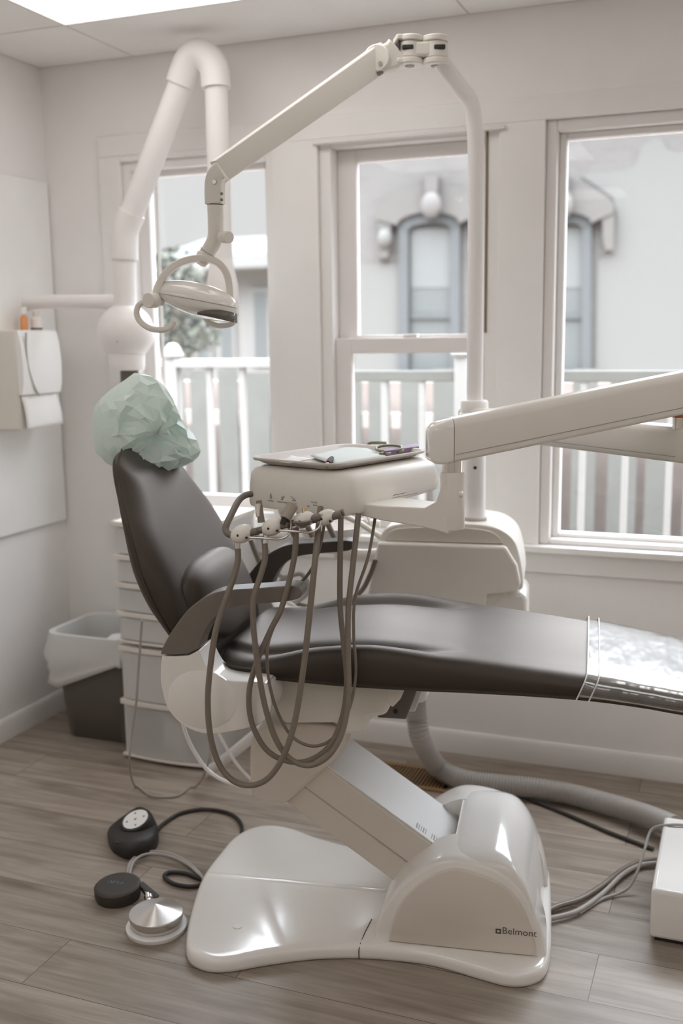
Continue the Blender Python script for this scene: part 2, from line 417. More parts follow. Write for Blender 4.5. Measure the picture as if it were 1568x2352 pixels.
# window_1: single pane, mostly behind the light
def window(n, label): 
    o = thing('window_%d' % n, label, 'window', (WIN[n-1][0], YW, WIN[n-1][2])); o['kind'] = 'structure'; return o
w1 = window(1, 'left window behind the operating light')
x0, x1, z0, z1 = WIN[0]
obj('frame', frame_mb(x0, x1, z0, z1, .03, YW+.0, YW+.10, .02, .03), 'trim', w1, .003)
obj('sash', frame_mb(x0+.03, x1-.012, z0+.02, z1-.03, .045, YW+.05, YW+.085, .05, .02), 'sash', w1, .003)
obj('pane', MB().box((x0+.075, YW+.065, z0+.07), (x1-.057, YW+.069, z1-.05)), 'glass', w1)
obj('mullion', MB().box((x0+.105, YW+.045, z0+.02), (x0+.118, YW+.0495, z1-.05)), 'trim', w1, .002)
# window_2: double hung
w2 = window(2, 'middle sliding sash window with a dark cord channel')
x0, x1, z0, z1 = WIN[1]
obj('frame', frame_mb(x0, x1, z0, z1, .042, YW+.0, YW+.11, .02, .022), 'trim', w2, .003)
up_ = frame_mb(x0+.042, x1-.042, 1.401, z1-.022, .068, YW+.06, YW+.095, .055, .042)
obj('upper_sash', up_, 'sash', w2, .003)
obj('lower_sash', frame_mb(x0+.042, x1-.042, z0+.02, 1.445, .058, YW+.022, YW+.056, .06, .052), 'sash', w2, .003)
obj('pane', MB().box((x0+.11, YW+.075, 1.456), (x1-.11, YW+.079, z1-.064)), 'glass', w2)
obj('pane', MB().box((x0+.1, YW+.037, z0+.08), (x1-.1, YW+.041, 1.393)), 'glass', w2)
obj('blind_rail', MB().box((x0-.012, YW-.032, 2.085), (x1+.02, YW-.0185, 2.098)), 'sash', w2, .003)
cx_ = at_y(1117, 500, YW).x
obj('cord_channel', MB().box((cx_-.004, YW-.0035, at_y(1117, 764, YW).z), (cx_+.004, YW+.001, at_y(1117, 302, YW).z)), mat('cord_channel_wood', (.20, .15, .10), .7), w2, label='dark brown strip in the side of the frame')
obj('sash_lock', MB().box((-1.10, YW+.03, 1.445), (-1.05, YW+.06, 1.457)), 'sash', w2, .003)
# window_3: wide fixed pane
w3 = window(3, 'wide right window cut off by the picture edge')
x0, x1, z0, z1 = WIN[2]
obj('frame', frame_mb(x0, x1, z0, z1, .034, YW+.0, YW+.11, .018, .034), 'sash', w3, .004)
obj('sash', frame_mb(x0+.034, x1-.034, z0+.018, z1-.034, .022, YW+.045, YW+.09, .014, .02), 'trim', w3, .003)
obj('pane', MB().box((x0+.056, YW+.066, z0+.032), (x1-.056, YW+.07, z1-.054)), 'glass', w3)

w4 = window(4, 'added window on the back wall, unseen beyond the right edge, for more light')  # unseen window added to bring in more daylight
x0, x1, z0, z1 = WIN[3]
obj('frame', frame_mb(x0, x1, z0, z1, .034, YW+.0, YW+.11, .018, .034), 'sash', w4, .004)
obj('pane', MB().box((x0+.034, YW+.066, z0+.018), (x1-.034, YW+.07, z1-.034)), 'glass', w4)

# ================================================================== DENTAL CHAIR
chair = thing('dental_chair', 'reclined dental chair in dark brown vinyl on a glossy white base', 'dental chair', O)
# base plate: two lobes at the back end, a waist, rounded toe
near = [(-.472, .09), (-.478, -.04), (-.458, -.18), (-.425, -.32), (-.395, -.385), (-.345, -.412), (-.29, -.405), (-.204, -.362), (-.109, -.322), (-.004, -.298), (.09, -.292), (.177, -.298), (.299, -.333), (.345, -.343), (.39, -.332), (.425, -.295), (.438, -.22), (.440, -.10)]
far = [(.436, .10), (.425, .18), (.39, .215), (.33, .225), (.25, .20), (.12, .185), (-.02, .178), (-.12, .19), (-.22, .222), (-.30, .262), (-.372, .275), (-.43, .245), (-.462, .18)]
plate = cr2(near+far, 6)
def ring_st(pts, z, k=1., cx=-.02, cy=-.06, ins=0.):
    out = []
    n = len(pts)
    for i, (s, t) in enumerate(pts):
        a, b = pts[i-1], pts[(i+1) % n]; tx, ty = b[0]-a[0], b[1]-a[1]; l = math.hypot(tx, ty)
        nx, ny = -ty/l, tx/l
        out.append((s+nx*ins, t+ny*ins, z))
    return out
def inset(pts, z, ins):
    r = ring_st(pts, z, ins=ins)
    return [F(*p) for p in r]
rings = [inset(plate, .0, .006), inset(plate, .003, .001), inset(plate, .010, 0), inset(plate, .022, .001), inset(plate, .0285, .0035), inset(plate, .0325, .008), inset(plate, .0345, .015), inset(plate, .035, .022), inset(plate, .035, .034), inset(plate, .035, .040)]
obj('base_plate', MB().loft(rings), 'white', chair, angle=60)
# ridge along the middle and the joint in the plate
rg = MB(); sec = [(-.018, .030), (-.009, .036), (0, .0385), (.009, .036), (.018, .030)]
rg.loft([[F(s, -.04+a, b) for a, b in sec] for s in (-.462, -.2, .02)])
obj('ridge', rg, 'white', chair)
jt = [F(-.004, -.2985, .003), F(-.004, -.2985, .026), F(-.003, -.285, .0335), F(.0, -.24, .0356), F(.006, -.18, .0358)]
obj('plate_joint', MB().tube(jt, .0011, 6), 'dark', chair)
obj('screw_cap', MB().lathe([(0, .0345), (.011, .0345), (.011, .037), (.006, .0375), (0, .037)], F(-.31, -.27, 0), n=16), 'white2', chair)
# rear hood
arch = [(.025, .03), (.032, .075), (.055, .13), (.095, .185), (.15, .232), (.205, .256), (.27, .253), (.325, .235), (.372, .195), (.402, .14), (.42, .085), (.43, .03)]
arch = cr2(arch, 5, False)
inner = [(.208, .03), (.206, .12), (.206, .242), (.212, .255), (.235, .263), (.27, .265), (.315, .263), (.35, .247), (.383, .20), (.405, .13), (.417, .06), (.42, .03)]
inner = cr2(inner, 4, False)
def cheek(t0, t1, b):                                   # arch block with a rounded outer edge
    sg = 1 if t1 > t0 else -1
    c = (.23, .03)
    def sc(k): return [((s-c[0])*k+c[0], (z-c[1])*k+c[1]) for s, z in arch]
    L = [(t0, 1.), (t1-sg*b, 1.), (t1-sg*b*.5, .993), (t1-sg*b*.15, .975), (t1, .95)]
    return MB().loft([[F(s, t, z) for s, z in sc(k)] for t, k in L])
obj('hood_side', cheek(-.135, -.262, .022), 'white', chair, angle=60)
obj('hood_side', cheek(.06, .17, .05), 'white', chair, angle=60)
hd = MB(); Lr = [(-.258, .90), (-.254, .935), (-.243, .965), (-.222, .985), (-.185, 1.), (.06, 1.), (.105, .985), (.137, .94), (.152, .87)]
hd.loft([[F((s-.25)*(.97+.03*k)+.25, t, (z-.03)*k+.03) for s, z in inner] for t, k in Lr])
obj('hood', hd, 'white', chair, angle=60)
obj('hood_slot', MB().tube([F(.2055, -.152, .2075), F(.2055, .066, .2085)], .0035, 8), 'dark', chair)
# raised cover on the near side with the maker's lettering
cov = [(.062, .045), (.075, .10), (.10, .15), (.14, .195), (.185, .225), (.225, .236), (.285, .224), (.335, .20), (.37, .16), (.395, .10), (.405, .045), (.385, .038), (.22, .037), (.08, .038)]
cov = cr2(cov, 5)
def covr(t, k): return [F((s-.235)*k+.235, t, (z-.12)*k+.12) for s, z in cov]
sp = obj('side_cover', MB().loft([covr(-.255, 1.), covr(-.265, 1.), covr(-.2685, .985), covr(-.2695, .965)]), 'cream', chair, angle=60)
lb = at_t(1160, 2139, -.2702)
obj('lettering', text_mb('Belmont', .0232, at_t(1152, 2144, -.2702), US, (0, 0, 1)), 'ink', sp)
q = at_t(1144, 2139, -.2702)
em = MB().loft([[q+US*a*.0062+V((0, 0, b*.0062)) for a, b in ((-1,-1),(1,-1),(1,1),(-1,1))], [q+US*a*.0028+V((0, 0, b*.0028)) for a, b in ((-1,-1),(1,-1),(1,1),(-1,1))]], caps=False)
obj('emblem', em, 'ink', sp)
# lifting arm
D1 = V((.825, 0, -.566)); N1 = V((-.566, 0, -.825))
def ap(u, n, t):                                        # along, down from the top edge, across
    p = V((-.107, 0, .410))+D1*u+N1*n; return F(p.x, t, p.z)
def abox(u0, u1, n0, n1, t0, t1): 
    return MB().prism([ap(u0, n0, t0), ap(u1, n0, t0), ap(u1, n1, t0), ap(u0, n1, t0)], [ap(u0, n0, t1), ap(u1, n0, t1), ap(u1, n1, t1), ap(u0, n1, t1)])
la = obj('lift_arm', abox(-.11, .43, 0, .076, -.156, .07), 'cream', chair, .004)
M['armtop'] = mat('lift_arm_top', (.80, .79, .77), .3)
obj('arm_cover', abox(-.02, .372, -.0035, .0005, -.150, .064), 'armtop', la, .0015)
obj('lower_link', abox(-.06, .36, .078, .142, -.150, .06), 'cream', chair, .004)
lab = MB()
for k in range(9):
    u = .262+.0065*k+(.012 if k > 4 else 0); w = .0012 if k % 3 else .002
    lab.add([ap(u-w, -.0038, -.138), ap(u+w, -.0038, -.138), ap(u+w, -.0038, -.112), ap(u-w, -.0038, -.112)], [(0, 1, 2, 3)])
obj('printed_label', lab, 'inkg', la)
# bracket at the top of the arm
ub = cr2([(-.296, .33), (-.299, .40), (-.295, .465), (-.282, .498), (-.25, .515), (-.15, .528), (-.075, .522), (-.058, .50), (-.06, .47), (-.108, .415), (-.20, .325), (-.225, .312), (-.27, .316)], 3)
obj('arm_bracket', prism_t(ub, -.172, .085), 'cream', chair, .012, 3)
# under-seat housing
uh = [(-.23, .672), (.085, .672), (.08, .63), (.06, .60), (.047, .572), (.012, .564), (.004, .545), (-.008, .527), (-.03, .518), (-.062, .518), (-.072, .545), (-.20, .535), (-.228, .575)]
obj('seat_housing', prism_t(uh, -.205, .205), 'white2', chair, .012, 3)
obj('housing_band', prism_t([(.046, .668), (.09, .668), (.086, .62), (.064, .594), (.05, .61)], -.212, .212), 'white2', chair, .006)
obj('screw', MB().lathe([(0, 0), (.006, 0), (.006, .002), (0, .002)], at_t(624, 1577, -.2055), -VT, 14), 'inkg', chair)
obj('slot', MB().ball(at_t(618, 1613, -.2055), .004, .002, .010), 'dark', chair)
obj('hinge_bracket', prism_t([(.045, .66), (.128, .66), (.072, .503), (.0, .503), (.0, .56)], -.04, .05), 'greybr', chair, .003)
obj('hinge_bracket', prism_t([(.085, .66), (.142, .66), (.083, .490), (-.005, .487), (-.005, .503), (.062, .506)], .052, .075), 'trim', chair, .003)
for a, b in ((940, 1576), (908, 1633)):
    obj('bolt', MB().lathe([(0, 0), (.006, 0), (.006, .004), (0, .004)], at_t(a, b, -.0405), -VT, 12), 'dark', chair)
# hip pods and armrests, both sides
pod = cr2([(-.450, .733), (-.455, .69), (-.453, .65), (-.438, .603), (-.40, .566), (-.344, .552), (-.269, .567), (-.215, .588), (-.193, .625), (-.195, .668), (-.205, .682)], 4, False)
pod += cr2([(-.23, .684), (-.285, .683), (-.325, .690), (-.345, .715), (-.360, .752)], 4, False)+[(-.385, .738), (-.41, .735)]
disc = [(-.356+.083*math.cos(a), .634+.070*math.sin(a)) for a in [2*PI*k/40 for k in range(40)]]
armp = [(-.452, .738)]+cr2([(-.446, .755), (-.425, .79), (-.385, .842), (-.345, .874), (-.30, .893), (-.22, .902), (-.14, .911)], 5, False)
armp += cr2([(-.124, .909), (-.116, .899), (-.120, .885), (-.135, .878)], 4, False)
armp += cr2([(-.16, .873), (-.245, .862), (-.29, .850), (-.326, .822), (-.348, .785), (-.358, .757)], 5, False)+[(-.385, .742), (-.42, .738)]
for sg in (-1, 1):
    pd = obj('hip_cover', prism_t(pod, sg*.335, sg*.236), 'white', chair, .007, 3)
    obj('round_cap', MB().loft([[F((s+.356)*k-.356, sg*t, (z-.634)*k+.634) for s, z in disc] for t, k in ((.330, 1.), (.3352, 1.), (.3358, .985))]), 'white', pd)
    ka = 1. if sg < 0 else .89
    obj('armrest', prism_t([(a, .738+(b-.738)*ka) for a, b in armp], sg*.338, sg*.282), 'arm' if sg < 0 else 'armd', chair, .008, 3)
# seat and leg rest cushion
S_ = [-.36, -.345, -.31, -.259, -.20, -.133, -.06, .021, .10, .17, .229, .30, .364, .505, .62, .706, .85, .98, 1.03, 1.05]
ZE = [.700, .706, .708, .709, .722, .741, .752, .758, .752, .742, .737, .730, .723, .707, .690, .676, .652, .628, .617, .605]
ZCn = [.705, .722, .726, .722, .728, .738, .744, .748, .744, .738, .737, .731, .724, .708, .691, .677, .653, .629, .618, .605]
ZBt = [.69, .672, .664, .662, .660, .658, .656, .655, .654, .653, .653, .652, .651, .645, .633, .620, .600, .585, .583, .595]
HW = [.20, .235, .262, .272, .276, .279, .281, .282, .280, .277, .273, .270, .267, .258, .25, .245, .235, .215, .18, .13]
def crease(s): return .026*max(0, min(1, (s+.30)/.12))*max(0, min(1, (.235-s)/.13))
rings = []
n = 64
for i in range(n+1):
    s = -.36+1.41*i/n
    ze, zc, zb, w = (smooth_tab(S_, T, s) for T in (ZE, ZCn, ZBt, HW))
    c = crease(s); ri = []
    prof = [(-w+.02, zb), (-w+.004, zb+.012), (-w, zb+.03), (-w, (zb+ze)/2+.008), (-w+.004, ze-.020), (-w+.014, ze-.007), (-w+.034, ze), (-w+.058, ze-c*.35), (-w+.076, ze-c), (-w+.088, zc-c*.7), (-w+.106, zc-c*.12), (-w+.14, zc), (-.07, zc-.002), (0, zc-.003)]
    prof = prof+[(-a, b) for a, b in prof[-2::-1]]
    prof += [(w*.5, zb-.004), (0, zb-.005), (-w*.5, zb-.004)]
    rings.append([F(s, a, b) for a, b in prof])
obj('seat_cushion', MB().loft(rings), 'leather', chair, sub=1)
for sg in (-1,):
    pts = [F(s, sg*(smooth_tab(S_, HW, s)-.0005), smooth_tab(S_, ZBt, s)+.012) for s in [-.28+.04*k for k in range(32)]]
    obj('piping', MB().tube(pts, .0022, 6), 'leather', chair)
# backrest
Zb = [.665, .68, .715, .76, .82, .90, 1.0, 1.06, 1.10, 1.132, 1.152, 1.166]
SF = [-.380, -.368, -.370, -.382, -.404, -.440, -.490, -.520, -.541, -.560, -.578, -.602]
SR = [-.42, -.440, -.461, -.488, -.525, -.556, -.582, -.607, -.624, -.631, -.630, -.622]
WB = [.18, .23, .255, .268, .276, .277, .254, .217, .192, .176, .160, .125]
rings = []
for i in range(57):
    z = .665+.501*i/56
    sf, sr, w = (smooth_tab(Zb, T, z) for T in (SF, SR, WB))
    m_ = (sf+sr)/2; h = (sf-sr)/2
    pr = [(0, .95), (.35, .97), (.60, .99), (.74, .97), (.84, .86), (.915, .64), (.965, .34), (1., -.05), (.99, -.5), (.95, -.8), (.86, -.96), (.65, -1.), (.3, -1.), (0, -1.)]
    pr = pr+[(-a, b) for a, b in pr[-2:0:-1]]
    rings.append([F(m_+h*b, w*a, z-(b*.02)) for a, b in pr])
bk = obj('backrest', MB().loft(rings), 'leather', chair, sub=1)
sm = [F((smooth_tab(Zb, SF, z)+smooth_tab(Zb, SR, z))/2-.30*(smooth_tab(Zb, SF, z)-smooth_tab(Zb, SR, z))/2*2*.5, -smooth_tab(Zb, WB, z)*.9945-.0005, z+.006) for z in [.70+.02*k for k in range(25)]]
obj('piping', MB().tube(sm, .0022, 6), 'leather', bk)
# lumbar pillow
pc = F(-.420, -.03, .805); px_ = VT; pn = (US*.93+V((0, 0, .36))).normalized(); pu = pn.cross(px_)*-1
if pu.z < 0: pu = -pu
rings = []
for i in range(25):
    u = -1+2*i/24; e = max(1e-3, (1-abs(u)**3.2))**.5
    ring = []
    for k in range(32):
        a = 2*PI*k/32; ca, sa = math.cos(a), math.sin(a)
        q = lambda x: math.copysign(abs(x)**.75, x)
        wr = 1+.035*math.sin(a*9+3*u)*max(0, abs(u)-.45)
        ring.append(pc+px_*u*.200+pn*(.066*q(ca)*e*wr)+pu*(.108*q(sa)*(.35+.65*e)*wr))
    rings.append(ring)
obj('lumbar_pillow', MB().loft(rings), 'leather', chair, sub=1)
# headrest pad, mostly hidden in the plastic cover
hp = cr2([(a-.035, b-.012) for a, b in [(-.645, 1.15), (-.65, 1.19), (-.64, 1.215), (-.62, 1.22), (-.61, 1.205), (-.605, 1.18), (-.61, 1.15)]], 4)
obj('headrest', prism_t([(s, z) for s, z in hp], -.03, .06), 'leather', chair, .02, 3)

# clear vinyl sleeve over the foot end
fm = MB(); rings = []
for i in range(28):
    s = .512+.55*i/27
    s2 = min(s, 1.049)
    ze, zb, w = (smooth_tab(S_, T, s2) for T in (ZE, ZBt, HW))
    e = .0035; sh = -.018
    prof = [(-w-e, zb+.02), (-w-e, (zb+ze)/2), (-w-e+.002, ze-.014), (-w+.014, ze-.002+e), (-w+.04, ze+e+.001), (-.12, ze+e+.003), (0, ze+e+.003)]
    prof = prof+[(-a, b) for a, b in prof[-2::-1]]+[(w*.5, zb-.006-e), (-w*.5, zb-.006-e)]
    rr = []
    for a, b in prof:
        wob = .0035*noise.noise(V((s*14+a*3, a*9, 3.1))) if abs(a) < w*.85 and b > zb+.02 else 0
        rr.append(F(s+a*.035+(b-.712)*.4*max(0, 1-(s-.512)/.3), a, b+wob+.002*math.sin(60*(s-.6*a))*math.exp(-((s-.64)/.05)**2)*(1 if abs(a) < w*.7 and b > zb+.02 else 0)))
    rings.append(rr)
ft = thing('vinyl_foot_sleeve', 'clear vinyl sleeve pulled over the foot end of the brown chair', 'sleeve', F(.7, 0, .68))
obj('sleeve', MB().loft(rings, caps=False), 'film', ft, angle=80)
hm = MB()
for ds in (0., .026):
    r0 = [F(.512+ds+a*.035+(b-.712)*.4, a, b) for a, b in [(-.262, .655), (-.263, .68), (-.2615, .697), (-.246, .7105), (-.21, .7125), (0, .7135), (.21, .7125), (.246, .7105), (.2615, .697)]]
    hm.tube(cr([p+V((0, 0, -ds*.13)) for p in r0], 4), .0016, 6)
obj('hem', hm, 'trim', ft)

# mint plastic bag over the headrest
bag = MB(); bc = F(-.622, .040, 1.215)
e1 = (US*.60+VT*.62).normalized(); e3 = V((e1.y, -e1.x, 0)); e2 = V((0, 0, 1))
def bag_r(a):                                           # outline of the crumpled bag
    pts = [(0, .118), (20, .098), (45, .104), (68, .132), (84, .146), (96, .152), (108, .140), (128, .136), (150, .142), (166, .134), (185, .136), (205, .134), (225, .124), (245, .112), (265, .104), (285, .112), (305, .128), (320, .150), (332, .166), (342, .160), (352, .135), (360, .118)]
    return lerp_tab([p[0] for p in pts], [p[1] for p in pts], math.degrees(a) % 360)
nu, nv = 30, 17
random.seed(5)
g = []
for j in range(nv+1):
    ph = -PI/2+PI*j/nv
    row = []
    for i in range(nu):
        a = 2*PI*(i+.5*(j % 2))/nu; c = max(math.cos(ph), .001)**.8; R = bag_r(a)
        x, zz = math.cos(a)*R*c, math.sin(a)*R*c
        p = bc+e1*x+e2*zz+e3*(.098*math.sin(ph))
        amp = .011 if 1 < j < nv-1 else .002
        p += (e1*random.uniform(-1, 1)+e2*random.uniform(-1, 1))*amp*.8*(1-c**8)+e3*random.uniform(-1, 1)*amp*1.25*(1-.6*c**6)
        if ph > 0:                                      # pushed-in hollow with folds at the front
            p -= e3*(.055*math.exp(-(((x+.005)/.060)**2+((zz+.035)/.034)**2)))
            p -= e3*(.036*math.exp(-(((x-.055+.5*zz)/.016)**2+((zz+.01)/.06)**2)))
            p -= e3*(.026*math.exp(-(((x+.080-.4*zz)/.016)**2+((zz-.02)/.05)**2)))
        row.append(p)
    g.append(row)
vs = [p for r in g for p in r]; fs = []                 # staggered triangles give straight creases
for j in range(nv):
    for i in range(nu):
        k = (i+1) % nu; a0, a1, b0, b1 = j*nu+i, j*nu+k, (j+1)*nu+i, (j+1)*nu+k
        fs += [(a0, a1, b0), (a1, b1, b0)] if j % 2 == 0 else [(a0, a1, b1), (a0, b1, b0)]
bag.add(vs, fs)
bagt = thing('headrest_cover', 'crumpled mint green plastic bag over the headrest of the chair', 'headrest cover', bc)
bo = obj('plastic_bag', bag, 'mint', bagt, angle=14)
bo.modifiers.new('solid', 'SOLIDIFY').thickness = .0006

# ================================================================== CUSPIDOR UNIT BEHIND THE CHAIR
cu = thing('cuspidor_unit', 'white hooded cuspidor unit behind the chair carrying the light post', 'cuspidor', F(.13, .58, .42))
hoodo = cr2([(-.125, .60), (-.112, .70), (-.080, .845), (-.066, .885), (-.03, .905), (.04, .912), (.15, .913), (.235, .909), (.285, .893), (.318, .86), (.335, .80), (.342, .745), (.335, .722), (.30, .715), (.18, .60)], 4)
obj('body', prism_t(hoodo, .47, .74), 'white2', cu, .022, 3)
frn = [(-.118, .61), (-.10, .74), (-.078, .857), (.292, .855), (.325, .80), (.336, .745), (.325, .722), (.24, .712), (.23, .61)]
obj('front_panel', prism_t(frn, .438, .472), 'white2', cu, .008, 3)
obj('recess_shadow', prism_t(cr2([(-.06, .858), (-.045, .885), (0, .898), (.12, .903), (.23, .897), (.268, .88), (.285, .858)], 4, False), .462, .4705), 'cream', cu, .002)  # darker plate paints the shadow in the recess above the front panel
obj('side_block', prism_t([(.235, .52), (.235, .712), (.345, .712), (.355, .69), (.358, .52)], .485, .68), 'white', cu, .015, 3)
obj('support_arm', prism_t([(-.02, .47), (-.02, .60), (.10, .60), (.10, .47)], .16, .66), 'white2', cu, .02, 3)
obj('lower_box', prism_t([(-.08, .50), (-.11, .62), (.30, .62), (.27, .50)], .49, .70), 'white2', cu, .02)
# cup holder and bowl side
obj('bowl', MB().lathe([(.03, .0), (.075, .03), (.10, .075), (.105, .085), (.098, .085), (.07, .04), (.02, .015)], F(-.24, .56, .80), n=28), 'pvc', cu)
obj('bowl_arm', MB().tube(cr([F(-.07, .55, .80), F(-.15, .56, .79), F(-.23, .56, .80)], 6), .02), 'white2', cu)
obj('spout', MB().tube(cr([F(-.13, .60, .88), F(-.16, .60, .945), F(-.20, .59, .955), F(-.23, .58, .93)], 6), .007), 'chrome', cu)
cup = tag(obj('paper_cup', MB().lathe([(.024, 0), (.033, .075), (.035, .077), (.033, .078), (.030, .074), (.022, .004)], F(-.345, .56, .925), n=24), 'paper'), 'small white cup standing behind the right edge of the backrest', 'cup')
obj('cup_shelf', MB().lathe([(.0, .90), (.05, .90), (.055, .905), (.055, .915), (.05, .918), (0, .918)], F(-.345, .56, .005), n=24), 'pvc', cu)
obj('cup_shelf_arm', MB().tube(cr([F(-.345, .56, .91), F(-.25, .60, .895), F(-.10, .61, .88)], 6), .012), 'white2', cu)
# assistant's suction hoses
asr = MB()
ast = thing('suction_hose_set', 'grey suction hoses looping behind the near armrest, hung from a holder', 'suction hoses', F(-.30, .43, .95))
obj('holder_bar', MB().tube([F(-.37, .44, .955), F(-.19, .44, .94)], .009), 'hose', ast)
for a, s0 in enumerate((-.355, -.30, -.235)):
    obj('holder', MB().ball(F(s0, .44, .95-.004*a), .022, .022, .026), 'white2', ast)
    obj('suction_tip', MB().tube(cr([F(s0+.005, .435, .985), F(s0-.005, .43, .95), F(s0+.03, .43, .87)], 5), .0085), 'hose', ast)
obj('suction_hose', MB().tube(cr([at_t(*p, .42) for p in ((575, 1240), (600, 1300), (640, 1360), (700, 1392), (770, 1392), (825, 1362), (850, 1320), (862, 1285))], 6), .0075), 'hose', ast)
obj('suction_hose', MB().tube(cr([at_t(*p, .40) for p in ((600, 1230), (628, 1300), (650, 1325), (690, 1318), (708, 1345), (700, 1368), (668, 1385), (645, 1372), (640, 1345), (660, 1322))], 6), .0075), 'ghose', ast)
obj('hanger', MB().tube(cr([F(-.19, .44, .94), F(-.14, .5, .90), F(-.08, .54, .85)], 5), .009), 'white2', ast)

# ================================================================== OPERATING LIGHT
PS, PT_ = .192, .55
ol = thing('operating_light', 'white dental light on a bent post with a long jointed arm', 'dental light', F(PS, PT_, .905))
obj('lower_post', MB().tube([F(PS+.002, PT_, .905), F(PS, PT_, 1.236)], .0325, 28), 'pvc', ol)
obj('post_collar', MB().lathe([(.0325, .90), (.039, .903), (.039, .915), (.033, .918)], F(PS, PT_, .003), n=28), 'ghose', ol)
obj('post_collar', MB().lathe([(.033, 1.225), (.0405, 1.23), (.0405, 1.258), (.036, 1.264), (.024, 1.265)], F(PS, PT_, 0), n=28), 'pvc', ol)
obj('screw', MB().lathe([(0, 0), (.005, 0), (.005, .002), (0, .002)], F(PS, PT_, 1.07)+(-VT*.985+US*.17)*.0315, -VT, 12), 'dark', ol)
PJ = at_t(1003, 128, .50)
pp = cr([F(PS, PT_, 1.25), F(PS, PT_, 1.6), F(PS-.002, PT_, 1.95), at_t(1088, 270, .55), at_t(1080, 232, .545), at_t(1060, 205, .535), at_t(1030, 165, .52), PJ], 8)
obj('post', MB().tube(pp, .0232, 24), 'pvc', ol)
def disc(c, r, h, ax=(0, 0, 1), b=.006): return MB().lathe([(0, -h), (r-b, -h), (r, -h+b), (r, h-b), (r-b, h), (0, h)], c, ax, 28)
Jc = at_t(1000, 118, .50); Jb = at_t(941, 118, .49)
jl = (Jb-Jc).normalized(); jl = V((jl.x, jl.y, 0)).normalized(); jn = V((-jl.y, jl.x, 0))
if jn.dot(VT) > 0: jn = -jn                              # towards the room
obj('joint_link', MB().obox((Jc+Jb)/2, jl*.034, jn*.030, V((0, 0, .020))), 'white2', ol, .008, 3)
for c_, r_ in ((Jc, .038), (Jb, .038)):
    obj('joint_barrel', disc(c_, .0345, .021, b=.003), 'white2', ol)
    obj('joint_plate', disc(c_+V((0, 0, .0295)), r_, .0078, b=.003), 'white2', ol)
    obj('joint_plate', disc(c_-V((0, 0, .0295)), r_, .0078, b=.003), 'white2', ol)
    obj('pivot_cap', disc(c_-V((0, 0, .0382)), .013, .0015, b=.001), 'inkg', ol)
for c_ in (Jc-jl*.010, Jb+jl*.006):
    obj('joint_slot', MB().obox(c_+jn*.0325+V((0, 0, .003)), jl*.0155, jn*.004, V((0, 0, .0065))), 'dark', ol, .0035, 3)
# knuckle between joint and arm
K0 = at_t(868, 138, .46); Kd = (K0-Jb); Kd = V((Kd.x, Kd.y, 0)).normalized()
side = V((0, 0, 1)).cross(Kd)
obj('knuckle', MB().sweep([Jb+Kd*.036, (Jb*.4+K0*.6)+V((0, 0, -.002)), K0+V((0, 0, -.003))], V((0, 0, 1)), [.037, .036, .035], .026), 'white2', ol, .004)
for dz_ in (.0305, -.0305):
    obj('knuckle_plate', MB().obox(Jb+Kd*.020+V((0, 0, dz_)), Kd*.022, side*.028, V((0, 0, .0068))), 'white2', ol, .003)
obj('joint_gap', MB().obox(Jb+Kd*.0352, Kd*.0012, side*.0255, V((0, 0, .0225))), 'dark', ol)
E0 = at_t(497, 398, .02)
ad = (E0-K0); au = ad.normalized()
n_ = 10
obj('arm', MB().sweep([K0-au*.025+ad*(k/n_)*1.03 for k in range(n_+1)], V((0, 0, 1)), [.0365-.008*k/n_ for k in range(n_+1)], .0135, .08), 'white2', ol, .003, 3)
vdir = -VT
obj('arm_boss', disc(K0, .036, .0265, VT, .003), 'white2', ol)
for q, r_ in ((at_t(873, 146, .4328), .0055),):
    obj('screw', MB().lathe([(0, 0), (r_, 0), (r_, .0022), (r_*.6, .0022), (r_*.55, .0008), (0, .0008)], q, -VT, 14), 'chrome', ol)
obj('release_tab', MB().obox(at_t(876, 166, .45), au*.012, VT*.010, V((0, 0, .005))), 'greybr', ol, .002)
# elbow, neck and yoke
obj('elbow', MB().sweep(cr([at_t(512, 392, .02), at_t(500, 402, .02), at_t(494, 420, .02), at_t(493, 445, .02), at_t(494, 470, .02)], 4), VT, .019, [.02]*17 if False else .0215), 'white2', ol, .004)
obj('screw', MB().lathe([(0, 0), (.0048, 0), (.0048, .002), (.0028, .002), (.0026, .0005), (0, .0005)], at_t(492, 418, -.0015), -VT, 14), 'chrome', ol)
for y_ in (445, 459):
    obj('indicator', MB().lathe([(0, 0), (.0038, 0), (.0036, .0014), (0, .0014)], at_t(509, y_, -.0012), -VT, 12), 'olive', ol)
neck = cr([at_t(494, 471, .02), at_t(495, 510, .02), at_t(494, 545, .02), at_t(482, 572, .02), at_t(463, 597, .02)], 6)
obj('neck', MB().tube(neck, [.0195-.001*k/24 for k in range(25)], 24), 'white2', ol)
obj('seam', MB().tube([at_t(494, 469.5, .02), at_t(494, 471.5, .02)], .0197, 24), 'dark', ol)
obj('seam', MB().tube([at_t(477, 578, .02), at_t(476, 579.6, .02)], .0196, 24), 'inkg', ol)
kb = at_t(505, 545, .012); kd_ = (at_t(530, 545, -.02)-kb).normalized()
obj('tension_knob', MB().lathe([(.0, .004), (.013, .006), (.0125, .018), (.0115, .019), (.0115, .020), (.0145, .0205), (.0145, .040), (.0135, .0415), (0, .0418)], kb, kd_, 24), 'white2', ol)
WD = (US*.94+VT*.32).normalized()
LH = at_t(452, 692, .0)
def lamp(u, d, z): return LH+WD*u+V((-WD.y, WD.x, 0))*d+V((0, 0, z))
pv = at_t(352, 690, -.045); pr_ = at_t(527, 692, .05)
def yk(x, y, t): return at_t(x, y, t)
